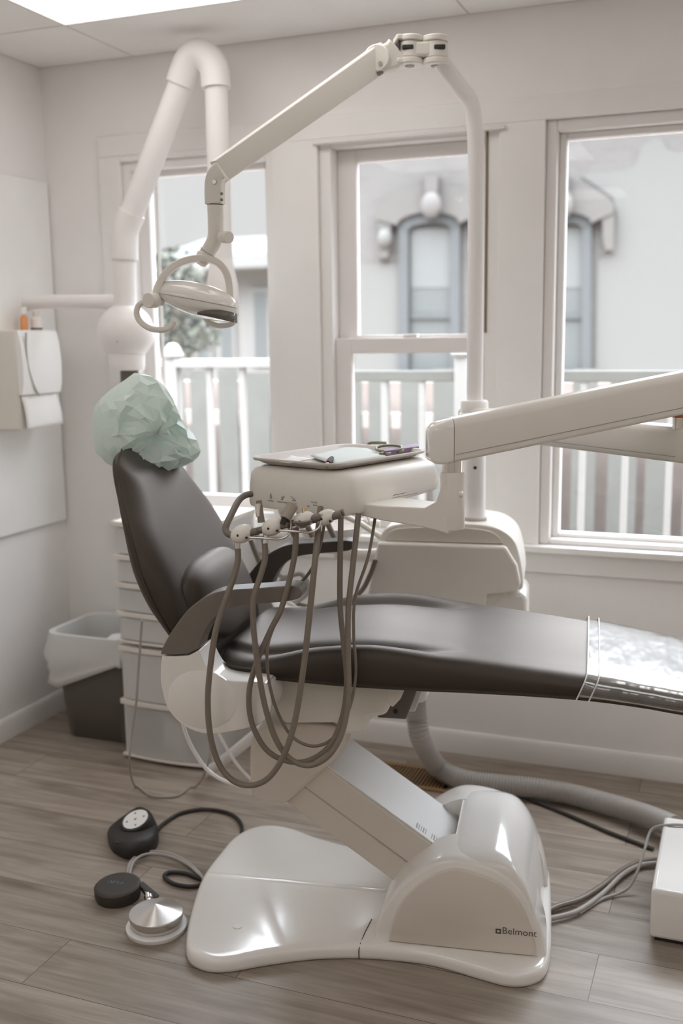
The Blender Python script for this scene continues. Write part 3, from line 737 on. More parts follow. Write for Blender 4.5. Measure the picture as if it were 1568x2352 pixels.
yok = cr([yk(357, 688, -.045), yk(362, 662, -.04), yk(378, 632, -.03), yk(402, 610, -.015), yk(432, 598, .0), yk(465, 594, .012), yk(495, 601, .026), yk(515, 620, .038), yk(525, 648, .046), yk(528, 690, .05)], 6)
obj('yoke', MB().sweep(yok, V((-WD.y, WD.x, 0)), [.024 if k < 30 else .020 for k in range(len(yok))], .0085), 'white2', ol, .0015)
obj('yoke_mount', MB().tube([at_t(470, 586, .018), at_t(458, 606, .010)], [.020, .016], 20), 'white2', ol, .002)
# lamp head: lens shaped shell
rings = []
for i in range(33):
    u = -1+2*i/32; e = max(0, 1-abs(u)**2.4)**.62
    x = u*.102; dr = .072*e+.002; zt = .010-.020*u+.036*e; zb = -.004-.020*u-.012*u-.033*e
    ring = []
    for k in range(32):
        a = 2*PI*k/32; ca, sa = math.cos(a), math.sin(a)
        zz = (.0-.020*u)+((zt+.020*u) if sa > 0 else -(zb+.020*u)*1.)*(abs(sa)**1.15 if sa > 0 else abs(sa)**.6)*(1 if sa > 0 else -1)
        ring.append(lamp(x, dr*ca, zz))
    rings.append(ring)
lh = obj('lamp_head', MB().loft(rings), 'white', ol, angle=55)
obj('rim_seam', MB().tube([lamp(u*.1025, -(.0728*max(0, 1-abs(u)**2.4)**.62+.0022), -.020*u+.0005) for u in [-.98+.06*k for k in range(33)]], .0009, 6), 'inkg', lh)
# reflector opening low on the near right
op = MB(); up_l = []; lo_l = []
for k in range(13):
    q = k/12; u = .0+.94*q; e = max(0, 1-abs(u)**2.4)**.62; d_ = -(.0722*e+.0035)
    up_l.append(lamp(u*.102, d_*.985, -.0285-.024*u+.0200*math.sin(q*PI*.62)**.8)); lo_l.append(lamp(u*.102, d_*.95, -.0325-.024*u))
op.grid([up_l, lo_l])
oo = obj('reflector', op, mat('reflector_dark', (.14, .125, .105), .25), lh); oo.modifiers.new('solid', 'SOLIDIFY').thickness = .002
for k, (a, b, c_, d_) in enumerate(((441, 668, 442, 685), (447, 662, 455, 686), (458, 671, 468, 689))):
    p0, p1 = at_t(a, b, -.045), at_t(c_, d_, -.058)
    q0 = LH+(p0-LH); 
    def on_shell(px, py):
        best = None
        for m_ in range(60):
            t_ = -.075+.0025*m_; p = at_t(px, py, t_); r_ = p-LH; u = r_.dot(WD)/.102; d = r_.dot(V((-WD.y, WD.x, 0)))
            if abs(u) > .99: continue
            e = max(0, 1-abs(u)**2.4)**.62; dr = .072*e+.002
            if abs(d) > dr: continue
            h = -.020*u+(.010-.020*u+.036*e+.020*u)*max(0, 1-(d/dr)**2)**.575
            v = abs(r_.z-h)
            if best is None or v < best[0]: best = (v, p, h)
        p = best[1]; return V((p.x, p.y, LH.z+best[2]))
    a0, a1 = on_shell(a, b), on_shell(c_, d_)
    obj('vent_slit', MB().tube([a0, a0*.5+a1*.5, a1], [.0006, .0019, .0006], 8), 'dark', lh)
obj('pivot_cap', MB().lathe([(0, -.010), (.0185, -.010), (.0185, .016), (.0170, .018), (0, .018)], at_t(350, 690, -.075), (-WD*.55-V((-WD.y, WD.x, 0))*.83), 24), 'white2', ol)
obj('pivot', MB().tube([at_t(355, 689, -.045), lamp(-.085, -.0, .0)], .011, 20), 'white2', ol)
hA = cr([at_t(*p, -.07) for p in ((350, 692), (330, 694), (317, 704), (314, 722), (323, 740), (344, 754), (372, 758), (392, 752), (401, 738))], 5)
obj('handle', MB().tube(hA, .0072, 14), 'white2', ol)
hB = cr([at_t(*p, .055) for p in ((470, 728), (480, 740), (500, 748), (520, 747), (534, 742), (537, 733))], 5)
obj('handle', MB().tube(hB, .0068, 14), 'white2', ol)

# ================================================================== DELIVERY UNIT
du = thing('delivery_unit', 'over-the-patient instrument head hanging from a jointed white arm', 'delivery unit', F(PS, PT_, 1.15))
A0, A1 = F(PS, PT_, 0), F(.725, -.07, 0)
ax_ = (A1-A0).normalized(); an = V((-ax_.y, ax_.x, 0))
def barsec(p, hw, z0, z1, r=.018):
    c = []
    for (cx, cz, a0) in ((hw-r, z1-r, 0), (-hw+r, z1-r, 90), (-hw+r, z0+r*.5, 180), (hw-r, z0+r*.5, 270)):
        rr = r if a0 < 180 else r*.5
        for k in range(5):
            a = math.radians(a0+22.5*k); c.append(p+an*(cx+rr*math.cos(a))+V((0, 0, cz+rr*math.sin(a))))
    return c
obj('rear_arm', MB().loft([barsec(A0+ax_*q, .034, 1.16, 1.243) for q in (-.035, 0, .4, (A1-A0).length, (A1-A0).length+.04)]), 'white2', du)
obj('post_hub', MB().lathe([(.034, 1.15), (.046, 1.152), (.046, 1.224), (.040, 1.230), (.034, 1.23)], F(PS, PT_, 0), n=28), 'white2', du)
obj('arm_groove', MB().tube([A0+ax_*q-an*.0342+V((0, 0, 1.176)) for q in (.08, .4, .8)], .0012, 6), 'inkg', du)
obj('swivel_pin', MB().lathe([(.017, 1.236), (.017, 1.285)], at_t(1562, 960, -.06)*V((1, 1, 0)) if False else V((at_t(1562, 960, -.06).x, at_t(1562, 960, -.06).y, 0)), n=20), 'chrome', du)
obj('swivel_washer', MB().lathe([(.0, 1.2625), (.0178, 1.2625), (.0178, 1.271), (0, 1.271)], V((at_t(1562, 960, -.06).x, at_t(1562, 960, -.06).y, 0)), n=20), 'red', du)
# parallel spring arm
HP = F(.205, -.24, 0)                                    # head pivot
P1 = V((at_t(1562, 960, -.06).x, at_t(1562, 960, -.06).y, 0))
bx = (P1-HP).normalized(); bn = V((-bx.y, bx.x, 0)); LB = (P1-HP).length
def zb_(u): return 1.181+(1.272-1.181)*(u/LB)
def armsec(u, k=1., r=.020):
    p = HP+bx*u; z0 = zb_(u); z1 = z0+.094; zm = (z0+z1)/2; hw = .036*k; c = []
    for (cx, cz, a0) in ((hw-r*k, (z1-zm)*k-r*k, 0), (-hw+r*k, (z1-zm)*k-r*k, 90), (-hw+.008*k, (z0-zm)*k+.008*k, 180), (hw-.008*k, (z0-zm)*k+.008*k, 270)):
        rr = (r if a0 < 180 else .008)*k
        for q in range(5):
            a = math.radians(a0+22.5*q); c.append(p+bn*(cx+rr*math.cos(a))+V((0, 0, zm+cz+rr*math.sin(a))))
    return c
obj('spring_arm', MB().loft([armsec(u) for u in (-.005, .1, .3, .5, LB+.10)]), 'white2', du)
obj('arm_end_cap', MB().loft([armsec(-.055, .62), armsec(-.052, .78), armsec(-.045, .90), armsec(-.034, .975), armsec(-.022, 1.004), armsec(-.0065, 1.004)]), 'white', du, angle=60)
obj('arm_seam', MB().tube([HP+bx*u-bn*.0362+V((0, 0, zb_(u)+.017)) for u in (-.003, .2, .4, LB+.08)], .0011, 6), 'inkg', du)
obj('head_pivot_pin', MB().lathe([(.0, 1.155), (.0235, 1.155), (.0235, 1.186), (0, 1.186)], HP, n=24), 'chrome', du)
# bracket under the head
BF = F(-.06, -.05, 0)
obj('bracket_post', MB().lathe([(0, 1.03), (.026, 1.03), (.0272, 1.034), (.0272, 1.150), (.025, 1.156), (0, 1.156)], HP, n=28), 'white2', du)
bd = (F(-.05, -.12, 0)-HP); 
br_ = MB(); rr = []
for q, zt, zb2, hw in ((-.02, 1.156, 1.022, .0268), (.0, 1.156, 1.022, .0272), (.085, 1.092, 1.027, .03), (.16, 1.078, 1.034, .045), (.5, 1.076, 1.042, .06), (1.0, 1.076, 1.058, .07)):
    p = HP+bd*q; nn = V((-bd.y, bd.x, 0)).normalized()
    rr.append([p+nn*hw+V((0, 0, zb2)), p+nn*hw+V((0, 0, zt)), p-nn*hw+V((0, 0, zt)), p-nn*hw+V((0, 0, zb2))])
obj('bracket', br_.loft(rr), 'white2', du, .006, 3)
obj('lock_button', MB().ball(at_t(1058, 1135, -.258), .007), 'white', du)
# instrument head
LD = (US*math.cos(math.radians(62))+VT*math.sin(math.radians(62))); SD = (US*math.cos(math.radians(152))+VT*math.sin(math.radians(152)))
HC = F(-.078, -.028, 0)
def rrect(c, hl, hs, z, r=.05, n=7, tilt=0.):
    out = []
    for (a_, b_, a0) in ((hl-r, hs-r, 0), (-hl+r, hs-r, 90), (-hl+r, -hs+r, 180), (hl-r, -hs+r, 270)):
        for k in range(n):
            a = math.radians(a0+90*k/(n-1)); l_, s_ = a_+r*math.cos(a), b_+r*math.sin(a)
            out.append(c+LD*l_+SD*s_+V((0, 0, z+tilt*l_)))
    return out
hd_ = [rrect(HC, .188, .150, 1.064, .045, tilt=.06), rrect(HC, .198, .160, 1.066, .050, tilt=.06), rrect(HC, .200, .162, 1.074, .050, tilt=.06), rrect(HC, .1985, .160, 1.110, .050, tilt=.03), rrect(HC, .196, .156, 1.132, .049), rrect(HC, .189, .148, 1.1455, .047), rrect(HC, .178, .137, 1.151, .045), rrect(HC, .165, .12, 1.152, .04)]
hdo = obj('instrument_head', MB().loft(hd_), 'white2', du, angle=60)
# printing on the near edge of the head
fo = HC-LD*.1965; fr_ = -SD
def face(u, z): return HC-LD*.2005+fr_*u+V((0, 0, z))
for body, u, z, sz in (('CUP FILL', -.072, 1.0715, .0052), ('BOWL RINSE', -.040, 1.0715, .0052), ('RET.LIGHT', -.004, 1.0715, .0052), ('MASTER', .064, 1.080, .0052), ('ON', .052, 1.0695, .0052), ('OFF', .088, 1.0695, .0052)):
    obj('lettering', text_mb(body, sz, face(u, z), fr_, (0, 0, 1)), 'ink', hdo)
def icon(segs, w_=.0006):
    m = MB()
    for pts in segs:
        for (a, b), (c_, d_) in zip(pts, pts[1:]):
            q0, q1 = V((a, b, 0)), V((c_, d_, 0)); n2 = V((-(q1-q0).y, (q1-q0).x, 0)).normalized()*w_
            m.add([face(p.x, p.y) for p in (q0+n2, q0-n2, q1-n2, q1+n2)], [(0, 1, 2, 3)])
    obj('icon', m, 'ink', hdo)
icon([[(-.062, 1.078), (-.064, 1.083), (-.061, 1.088), (-.059, 1.083), (-.061, 1.078)], [(-.061, 1.088), (-.060, 1.092)]])
icon([[(-.030, 1.079), (-.022, 1.079)], [(-.028, 1.082), (-.022, 1.085), (-.019, 1.088)], [(-.027, 1.087), (-.023, 1.083)]])
icon([[(.002, 1.089), (.008, 1.086), (.012, 1.082)], [(.006, 1.080), (.016, 1.080)], [(.012, 1.086), (.018, 1.079)]])
for k in range(3): icon([[(.070+.005*k, 1.0755), (.0725+.005*k, 1.0755)]], .0011)
obj('hinge_line', MB().tube([HC-SD*.1605+LD*l_+V((0, 0, 1.083)) for l_ in (-.02, .03, .075)], .0012, 6), 'ink', hdo)
obj('hinge_line', MB().tube([HC-SD*.1612+LD*l_+V((0, 0, 1.077)) for l_ in (-.025, .03, .075)], .0012, 6), 'inkg', hdo)
# handle rod and holders
rod = cr([at_t(578, 1134, -.20), at_t(562, 1138, -.215), at_t(548, 1150, -.24), at_t(533, 1178, -.29), at_t(521, 1203, -.325), at_t(518, 1216, -.335), at_t(524, 1226, -.342), at_t(540, 1228, -.343), at_t(600, 1217, -.343), at_t(680, 1200, -.335), at_t(745, 1190, -.325), at_t(790, 1176, -.32)], 6)
obj('handle_rod', MB().tube(rod, .0076, 14), 'arm', du)
HB = [(556, 1226, -.343, .0215), (626, 1210, -.340, .0205), (698, 1194, -.333, .019), (748, 1188, -.325, .018)]
for x, y, t, r in HB:
    hb = obj('holder', MB().ball(at_t(x, y, t), r*1.28, r, r*.98, axes=((at_t(x+10, y-2, t)-at_t(x, y, t)).normalized(), VT, V((0, 0, 1)))), 'white2', du)
    for ddx, ddy in ((6, 9), (-14, 4)):
        obj('set_screw', MB().lathe([(0, 0), (.0028, 0), (.0028, .0012), (0, .0012)], at_t(x+ddx+4, y+ddy, t-r*.93), -VT, 10), 'dark', hb)
    obj('collar', MB().tube([at_t(x+14, y-2, t-.004), at_t(x+36, y-6, t-.004)], .0085, 14), 'arm', hb)
    if x < 690:
        obj('fork', MB().tube(cr([at_t(x+16, y+8, t-.012), at_t(x+60, y+11, t-.012), at_t(x+86, y+12, t-.008), at_t(x+104, y+4, t-.004), at_t(x+111, y-12, t), at_t(x+112, y-30, t)], 5), [.0028]*26, 10), 'steel', hb)
obj('bowl_cap', MB().lathe([(0, 0), (.006, .001), (.021, .012), (.0225, .015), (.020, .016), (0, .015)], at_t(697, 1212, -.345), V((-.1, 0, 1)), 20), 'hose', du)
# handpieces resting in the holders
def piece(name, parts, m=None):
    r_ = obj(name, parts[0][0], parts[0][1], du)
    for nm, mb_, mm in parts[1:]: obj(nm, mb_, mm, r_)
piece('handpiece', [(MB().tube([at_t(672, 1160, -.325), at_t(655, 1192, -.345)], [.0135, .0115], 18), 'sleeve'), ('nozzle', MB().tube([at_t(655, 1191, -.345), at_t(648, 1205, -.352)], [.0085, .006], 14), 'dark')])
piece('handpiece', [(MB().tube([at_t(594, 1150, -.325), at_t(600, 1200, -.335)], [.0065, .008], 16), 'hose'), ('chrome_stem', MB().tube([at_t(593, 1157, -.327), at_t(596, 1186, -.332)], .0078, 16), 'chrome')])
piece('handpiece', [(MB().tube([at_t(697, 1198, -.345), at_t(697, 1178, -.335)], [.0052, .0052], 14), 'sleeve'), ('brass_tip', MB().tube([at_t(697, 1178, -.335), at_t(697, 1168, -.33)], [.0028, .0038], 10), 'brass')])
piece('handpiece', [(MB().tube([at_t(545, 1243, -.343), at_t(546, 1262, -.345)], [.0075, .0062], 14), 'steel')])
piece('handpiece', [(MB().tube([at_t(612, 1228, -.34), at_t(608, 1250, -.345)], [.0075, .0062], 14), 'steel')])
# hoses: from the holders down in loops and back up under the head
HS = [(.0068, [(546, 1260, -.345), (546, 1290, -.35), (535, 1330, -.36), (512, 1395, -.375), (495, 1450, -.385), (483, 1530, -.39), (477, 1610, -.39), (483, 1690, -.39), (503, 1755, -.39), (535, 1793, -.39), (575, 1804, -.39), (615, 1788, -.39), (650, 1738, -.39), (676, 1660, -.385), (696, 1540, -.375), (712, 1400, -.36), (724, 1280, -.34), (736, 1165, -.27)]),
      (.0066, [(608, 1248, -.345), (608, 1285, -.35), (597, 1325, -.36), (582, 1375, -.37), (582, 1440, -.375), (592, 1530, -.375), (608, 1620, -.375), (632, 1695, -.375), (665, 1742, -.375), (710, 1758, -.372), (755, 1735, -.365), (786, 1680, -.35), (800, 1600, -.335), (799, 1500, -.32), (800, 1400, -.31), (810, 1300, -.29), (823, 1180, -.25)]),
      (.0064, [(680, 1212, -.338), (677, 1270, -.342), (665, 1330, -.345), (645, 1400, -.35), (620, 1450, -.353), (590, 1520, -.355), (572, 1590, -.355), (578, 1660, -.352), (610, 1720, -.35), (655, 1747, -.345), (705, 1748, -.335), (755, 1715, -.33), (785, 1650, -.31), (796, 1570, -.30), (789, 1480, -.29), (781, 1390, -.28), (781, 1280, -.27), (783, 1165, -.25)]),
      (.0036, [(745, 1200, -.318), (738, 1240, -.30), (724, 1290, -.28), (700, 1328, -.26), (672, 1352, -.24), (650, 1385, -.25), (630, 1435, -.28), (614, 1490, -.33), (617, 1560, -.335), (637, 1635, -.33), (672, 1693, -.325), (722, 1714, -.32), (770, 1690, -.31), (803, 1625, -.30), (817, 1545, -.285), (812, 1455, -.275), (816, 1370, -.265), (845, 1280, -.24), (862, 1185, -.18)])]
for r, pts in HS:
    obj('instrument_hose', MB().tube(cr([at_t(*p) for p in pts], 7), r, 14), 'hose', du)

# ================================================================== TRAY AND WHAT LIES ON IT
TC = F(-.088, -.030, 0)
def trect(hl, hs, z, r): return rrect(TC, hl, hs, z, r, 6)
ty = obj('instrument_tray', MB().loft([trect(.158, .108, 1.1525, .03), trect(.170, .120, 1.157, .035), trect(.180, .130, 1.1635, .042), trect(.187, .137, 1.1640, .045), trect(.1895, .1395, 1.166, .047), trect(.190, .140, 1.170, .047), trect(.188, .138, 1.1718, .046), trect(.182, .132, 1.1705, .043), trect(.172, .122, 1.159, .036), trect(.156, .107, 1.1545, .03)]), 'tray', angle=60)
tag(ty, 'grey plastic instrument tray with a rolled rim on top of the delivery head', 'tray')
def on_tray(x, y, z=1.1548): return at_z(x, y, z)
def sheet(pts, z, dz, wob=.0, seed=0, n=9):
    a, b, c, d = [at_z(x, y, z) for x, y in pts]; g = []
    for i in range(n+1):
        row = []
        for j in range(n+1):
            u, v = i/n, j/n; p = a.lerp(b, u).lerp(d.lerp(c, u), v)
            row.append(p+V((0, 0, dz+wob*(.5+.5*noise.noise(p*35+V((seed, 0, 0)))))))
        g.append(row)
    return MB().grid(g)
pp_ = obj('paper_towel', sheet([(713, 1046), (765, 1067), (886, 1048), (822, 1022)], 1.163, .0, .003, 3), 'bluep'); pp_.modifiers.new('s', 'SOLIDIFY').thickness = .003
tag(pp_, 'folded pale grey-blue paper towel lying on the tray', 'paper towel')
pk = obj('tissue', sheet([(634, 1064), (672, 1070), (718, 1060), (668, 1054)], 1.162, 0, .013, 9), 'paper'); pk.modifiers.new('s', 'SOLIDIFY').thickness = .0015
tag(pk, 'small crumpled white tissue at the near left corner of the tray', 'tissue')
pc_ = obj('purple_card', MB().prism([at_z(x, y, 1.156) for x, y in ((880, 1053), (962, 1041), (956, 1034), (893, 1042))], [at_z(x, y, 1.156)+V((0, 0, .018)) for x, y in ((880, 1053), (962, 1041), (956, 1034), (893, 1042))]), 'purple', bevel=.001)
tag(pc_, 'purple card packet at the right end of the tray', 'card')
tip = thing('polishing_tip', 'small coral and dark instrument tip on the near rim of the tray', 'instrument', on_tray(753, 1066, 1.163))
obj('cap', MB().lathe([(0, -.004), (.0058, -.004), (.0058, .004), (.004, .0045), (.0035, .002), (0, .002)], on_tray(751, 1068, 1.166), at_t(751, 1068, -.3)-at_t(757, 1060, -.27), 16), 'red', tip)
obj('shank', MB().tube([on_tray(753, 1064, 1.168), on_tray(758, 1058, 1.168), on_tray(762, 1052, 1.168)], [.006, .0075, .005], 12), 'dark', tip)
def ring_thing(c, ra, rb, rot, z, name, label):
    t = thing(name, label, 'dental clip', V((c.x, c.y, z)))
    pth = []
    for k in range(37):
        a = 2*PI*k/36; pth.append(V((c.x, c.y, z))+LD*(ra*math.cos(a)*math.cos(rot)-rb*math.sin(a)*math.sin(rot))+SD*(ra*math.cos(a)*math.sin(rot)+rb*math.sin(a)*math.cos(rot))+V((0, 0, .005*math.cos(a))))
    obj('rim', MB().tube(pth, .0032, 10, caps=False), 'olive', t)
    return t
c1 = at_z(893, 1026, 1.178)
t1 = ring_thing(c1, .024, .034, .2, 1.174, 'impression_tray', 'open oval olive-rimmed frame standing on the purple card')
obj('base', MB().obox(at_z(884, 1042, 1.166), LD*.010, SD*.012, V((0, 0, .004))), 'olive', t1, .002)
obj('latch', MB().obox(at_z(918, 1036, 1.168), LD*.012, SD*.006, V((0, 0, .004))), 'olive', t1, .002)
c2 = at_z(862, 1021, 1.168)
t2 = thing('bent_clip', 'flat olive clip on the far side of the tray', 'dental clip', V((c2.x, c2.y, 1.166)))
obj('strip', MB().sweep(cr([at_z(842, 1024, 1.164), at_z(850, 1018, 1.170), at_z(868, 1017, 1.172), at_z(886, 1018, 1.166)], 5), V((0, 0, 1)), .004, .0015), 'olive', t2)

# ================================================================== EXTRACTION ARM
EY = 3.20
ea = thing('extraction_arm', 'white tube suction arm with a tall bent elbow in front of the left window', 'suction arm', at_y(292, 880, EY))
def ey(x, y, d=0.): return at_y(x, y, EY+d)
px_m = (ey(293, 700)-ey(283, 700)).length/10
obj('wall_bracket', MB().box((ey(278, 900).x, EY-.02, ey(290, 925).z), (ey(312, 900).x, YW, ey(290, 885).z)), 'white2', ea, .006)
obj('shaft', MB().tube([ey(298, 905), ey(297, 846)], 18*px_m, 24), 'greybr', ea)
obj('collar', MB().lathe([(0, 0), (33*px_m, 0), (35*px_m, .012), (36*px_m, .055), (33*px_m, .08), (0, .08)], ey(293, 850), n=32), 'pvc', ea)
obj('joint_housing', MB().ball(ey(289, 763), 57*px_m, 52*px_m, 56*px_m, 32, 20), 'pvc', ea)
obj('screw', MB().lathe([(0, 0), (.005, 0), (.005, .003), (0, .003)], ey(288, 783)+V((.02, -.083, 0)), (0, -1, 0), 10), 'inkg', ea)
obj('tube', MB().tube([ey(288, 720), ey(286, 592)], 22*px_m, 28), 'pvc', ea)
obj('sleeve', MB().tube(cr([ey(287, 596), ey(287, 560), ey(288, 535), ey(294, 512), ey(303, 488)], 5), [26*px_m]*21, 28), 'pvc', ea)
obj('tube', MB().tube([ey(300, 498), ey(420, 180)], 23*px_m, 28), 'pvc', ea)
obj('elbow', MB().tube(cr([ey(413, 195), ey(423, 165), ey(434, 140), ey(455, 124), ey(478, 136), ey(492, 160), ey(496, 202)], 6), [27*px_m]*37, 28), 'pvc', ea)
obj('tube', MB().tube([ey(496, 190), ey(502, 400), ey(508, 600)], 21*px_m, 28), 'pvc', ea)
obj('nozzle', MB().lathe([(20*px_m, .0), (23*px_m, -.03), (30*px_m, -.09), (31*px_m, -.16), (29*px_m, -.16), (18*px_m, -.03)], ey(508, 590), n=28), 'pvc', ea)
obj('side_tube', MB().tube(cr([ey(285, 693), ey(180, 693), ey(90, 694), ey(66, 697, .01), ey(52, 706, .02), ey(46, 722, .03), ey(45, 745, .03)], 5), 14*px_m, 24), 'pvc', ea)

# ================================================================== PAPER TOWEL DISPENSER AND BOTTLES
DX = XL+.135; dy0 = at_x(40, 757, DX).y; dy1 = at_x(131, 757, DX).y
dt = thing('towel_dispenser', 'white paper towel dispenser on the left wall with a sheet hanging out', 'towel dispenser', (XL+.014, (dy0+dy1)/2, 1.14))
zt = 1.488
obj('body', MB().box((XL+.0141, dy0, 1.14), (DX-.012, dy1, zt)), 'white2', dt, .006)
fc = MB(); rr = []
for z, b in ((1.262, -.014), (1.264, .002), (1.30, .010), (1.37, .013), (1.44, .008), (zt-.004, -.002), (zt, -.010)):
    rr.append([(DX-.0119, dy0+.002, z), (DX+b, dy0+.002, z), (DX+b+.004, (dy0+dy1)/2, z), (DX+b, dy1-.002, z), (DX-.0119, dy1-.002, z)])
obj('front_cover', fc.loft([[V(p) for p in r] for r in rr]), 'panel', dt)
cv = [at_x(*p, DX+.012) for p in ((60, 764), (60, 800), (64, 840), (72, 870), (82, 895), (90, 908))]
obj('cover_outline', MB().tube(cr(cv, 5), .0035, 8), 'inkg', dt)
sh = at_x(38, 912, DX); pa = []
for i in range(9):
    u = i/8; z = 1.262-.125*u; pa.append([V((DX-.006+.012*math.sin(u*2.2)+.004*math.sin(3*j+u), dy0+.004+(dy1-dy0-.012)*j/8+.006*u, z+.010*(j/8)*u)) for j in range(9)])
po = obj('paper_sheet', MB().grid(pa), 'paper', dt); po.modifiers.new('s', 'SOLIDIFY').thickness = .001
def bottle(name, label, px, py, X, r, h, m, capm, capr, caph):
    c = at_x(px, py, X); t = thing(name, label, 'bottle', (c.x, c.y, zt), 'bottles on the towel dispenser')
    obj('body', MB().lathe([(0, .0005), (r*.95, .0005), (r, .006), (r, h*.8), (r*.6, h*.95), (r*.5, h), (0, h)], (c.x, c.y, zt), n=24), m, t)
    obj('cap', MB().lathe([(0, h), (capr, h), (capr, h+caph), (0, h+caph)], (c.x, c.y, zt), n=20), capm, t)
bottle('spray_bottle', 'small bottle of orange liquid on top of the towel dispenser', 56, 755, XL+.06, .014, .055, 'orange', 'pvc', .012, .028)
bottle('soap_bottle', 'clear white bottle with a dark foot on the dispenser, right of the orange one', 84, 755, XL+.075, .020, .05, 'pvc', 'white2', .013, .02)
obj('base_ring', MB().lathe([(.0203, .001), (.021, .001), (.021, .009), (.0203, .009)], (at_x(84, 755, XL+.075).x, at_x(84, 755, XL+.075).y, zt), n=24), mat('dark_violet_label', (.16, .12, .15), .5), bpy.data.objects['soap_bottle'])

# ================================================================== WASTE BIN
bt = thing('waste_bin', 'grey plastic waste bin with a white liner in the corner', 'bin', (-2.17, 3.20, 0))
def rr4(x0, x1, y0, y1, z, r, n=8):
    out = []
    for cx, cy, a0 in ((x1-r, y1-r, 0), (x0+r, y1-r, 90), (x0+r, y0+r, 180), (x1-r, y0+r, 270)):
        for k in range(n):
            a = math.radians(a0+90*k/(n-1)); out.append(V((cx+r*math.cos(a), cy+r*math.sin(a), z)))
    return out
BZ = at_y(200, 1468, 3.04).z
B0 = (-2.305, -2.02, 3.062, 3.30); B1 = (-2.345, -1.992, 3.035, 3.345)
def bring(u, ins=0., z=None): 
    q = [B0[i]*(1-u)+B1[i]*u for i in range(4)]; return rr4(q[0]+ins, q[1]-ins, q[2]+ins, q[3]-ins, BZ*u if z is None else z, .045+.02*u)
obj('bucket', MB().loft([bring(0, .012, .0), bring(0, 0, .006), bring(.5), bring(.96), bring(1., -.006), bring(1., -.006, BZ+.004), bring(1., .004, BZ+.004), bring(.5, .006), bring(.06, .006)], caps=True), 'bin', bt, angle=60)
lg = MB(); g = []
nn_ = len(bring(0))
def hang(j):
    p = bring(1.)[j]; a = math.atan2(p.y-3.19, p.x+2.17)
    d = math.degrees(a) % 360
    return lerp_tab([0, 90, 170, 200, 218, 230, 239, 248, 258, 270, 285, 300, 360], [.10, .10, .10, .115, .15, .19, .205, .20, .175, .135, .105, .09, .10], d)
for k in range(6): g.append([p+V((.004*noise.noise(p*30), .004*noise.noise(p*31), 0)) for p in bring(.35+.13*k, .009)])
g.append(bring(1., .006, BZ+.010)); g.append(bring(1., -.010, BZ+.011))
for k in range(1, 9):
    u = k/8; row = []
    base = bring(1., -.012)
    for j in range(nn_):
        p = base[j]; c = V((-2.17, 3.19, p.z)); o_ = (p-c).normalized()
        fl_ = .018*noise.noise(V((j*.55, u*2, 1)))+.012*math.sin(j*1.7+u*3)*u
        if p.x < -2.27 and p.y < 3.22: fl_ += .03*math.sin(PI*min(1, u*1.3))
        q = p+o_*(.006*u+max(fl_, -.004)*u); q.z = BZ+.008-hang(j)*u
        row.append(q)
    g.append(row)
lg.grid(g, close_u=True)
lo = obj('liner', lg, 'liner', bt, label='translucent white bin liner folded over the rim'); lo.modifiers.new('s', 'SOLIDIFY').thickness = .0006
wr = MB(); c = V((-2.09, 3.16, BZ-.050))
wr.ball(c, .085, .075, .045, 16, 10)
for i, p in enumerate(wr.v): p += V((1, 1, 1))*.02*noise.noise(p*28)
tag(obj('crumpled_paper', wr, 'paper', angle=20), 'crumpled white paper at the top of the waste bin', 'paper')

# ================================================================== DRAWER STACK
DYF = 2.955; dx0, dx1 = -1.980, -1.632
def dz(y): return at_y(300, y, DYF).z
def bow(u): return -.016*(1-(2*u-1)**2)
def drawer_unit(name, label, zlist, clear, group=None):
    z0, z1 = zlist[0], zlist[-1]
    t = thing(name, label, 'drawers', ((dx0+dx1)/2, 3.13, z0), group)
    fm_ = MB()
    for x in (dx0, dx1-.012): fm_.box((x, DYF+.012, z0), (x+.012, 3.33, z1))
    fm_.box((dx0+.012, 3.322, z0), (dx1-.012, 3.33, z1))
    obj('frame', fm_, 'drawer', t, .003)
    for i, z in enumerate(zlist):
        lip = []
        for k in range(13):
            u = k/12; lip.append(V((dx0-.004+(dx1-dx0+.008)*u, DYF+bow(u)-.004, z)))
        h = .009
        m = MB(); m.loft([[p+V((0, 0, -h)), p+V((0, 0, h)), V((p.x, DYF+.03, z+h)), V((p.x, DYF+.03, z-h))] for p in lip])
        if i == 0: 
            for p in m.v: p.z = max(p.z, z0) if z0 > .01 else max(p.z, .002)
        if i == len(zlist)-1:
            m.box((dx0-.004, DYF+.03, z-h), (dx1+.004, 3.335, z+h))
        obj('rail', m, 'white2', t, .002)
    for i in range(len(zlist)-1):
        a, b = zlist[i]+.014, zlist[i+1]-.014
        g = []
        for k in range(13):
            u = k/12; x = dx0+.014+(dx1-dx0-.028)*u
            g.append([V((x, DYF+bow(u)+.004, b)), V((x, DYF+bow(u)-.001, a))])
        m = MB(); m.loft([[r[0], r[1], r[1]+V((0, .003, 0)), r[0]+V((0, .003, 0))] for r in g])
        m.box((dx0+.014, DYF+.01, a), (dx0+.017, 3.318, b)); m.box((dx1-.017, DYF+.01, a), (dx1-.014, 3.318, b)); m.box((dx0+.014, DYF+.005, a), (dx1-.014, 3.318, a+.003))
        obj('drawer', m, 'clear' if i in clear else 'drawer', t)
    return t
zA, zB, zC_, zD, zE, zF = dz(1752), dz(1612), dz(1476), dz(1411), dz(1345), dz(1281)
drawer_unit('storage_drawers', 'lower translucent plastic drawer unit standing on the floor behind the backrest', [.012, zB, zC_-.022], {0})
drawer_unit('storage_drawers', 'upper stack of shallow translucent drawers on top of the deeper drawer unit', [zC_, zD, zE, zF, dz(1205)], set())
qx = at_y(368, 1690, 3.08).x
rings = [rr4(qx-.055, qx+.05, 3.02, 3.14, z, .03, 5) for z in (.03, .05, .11, .145)]
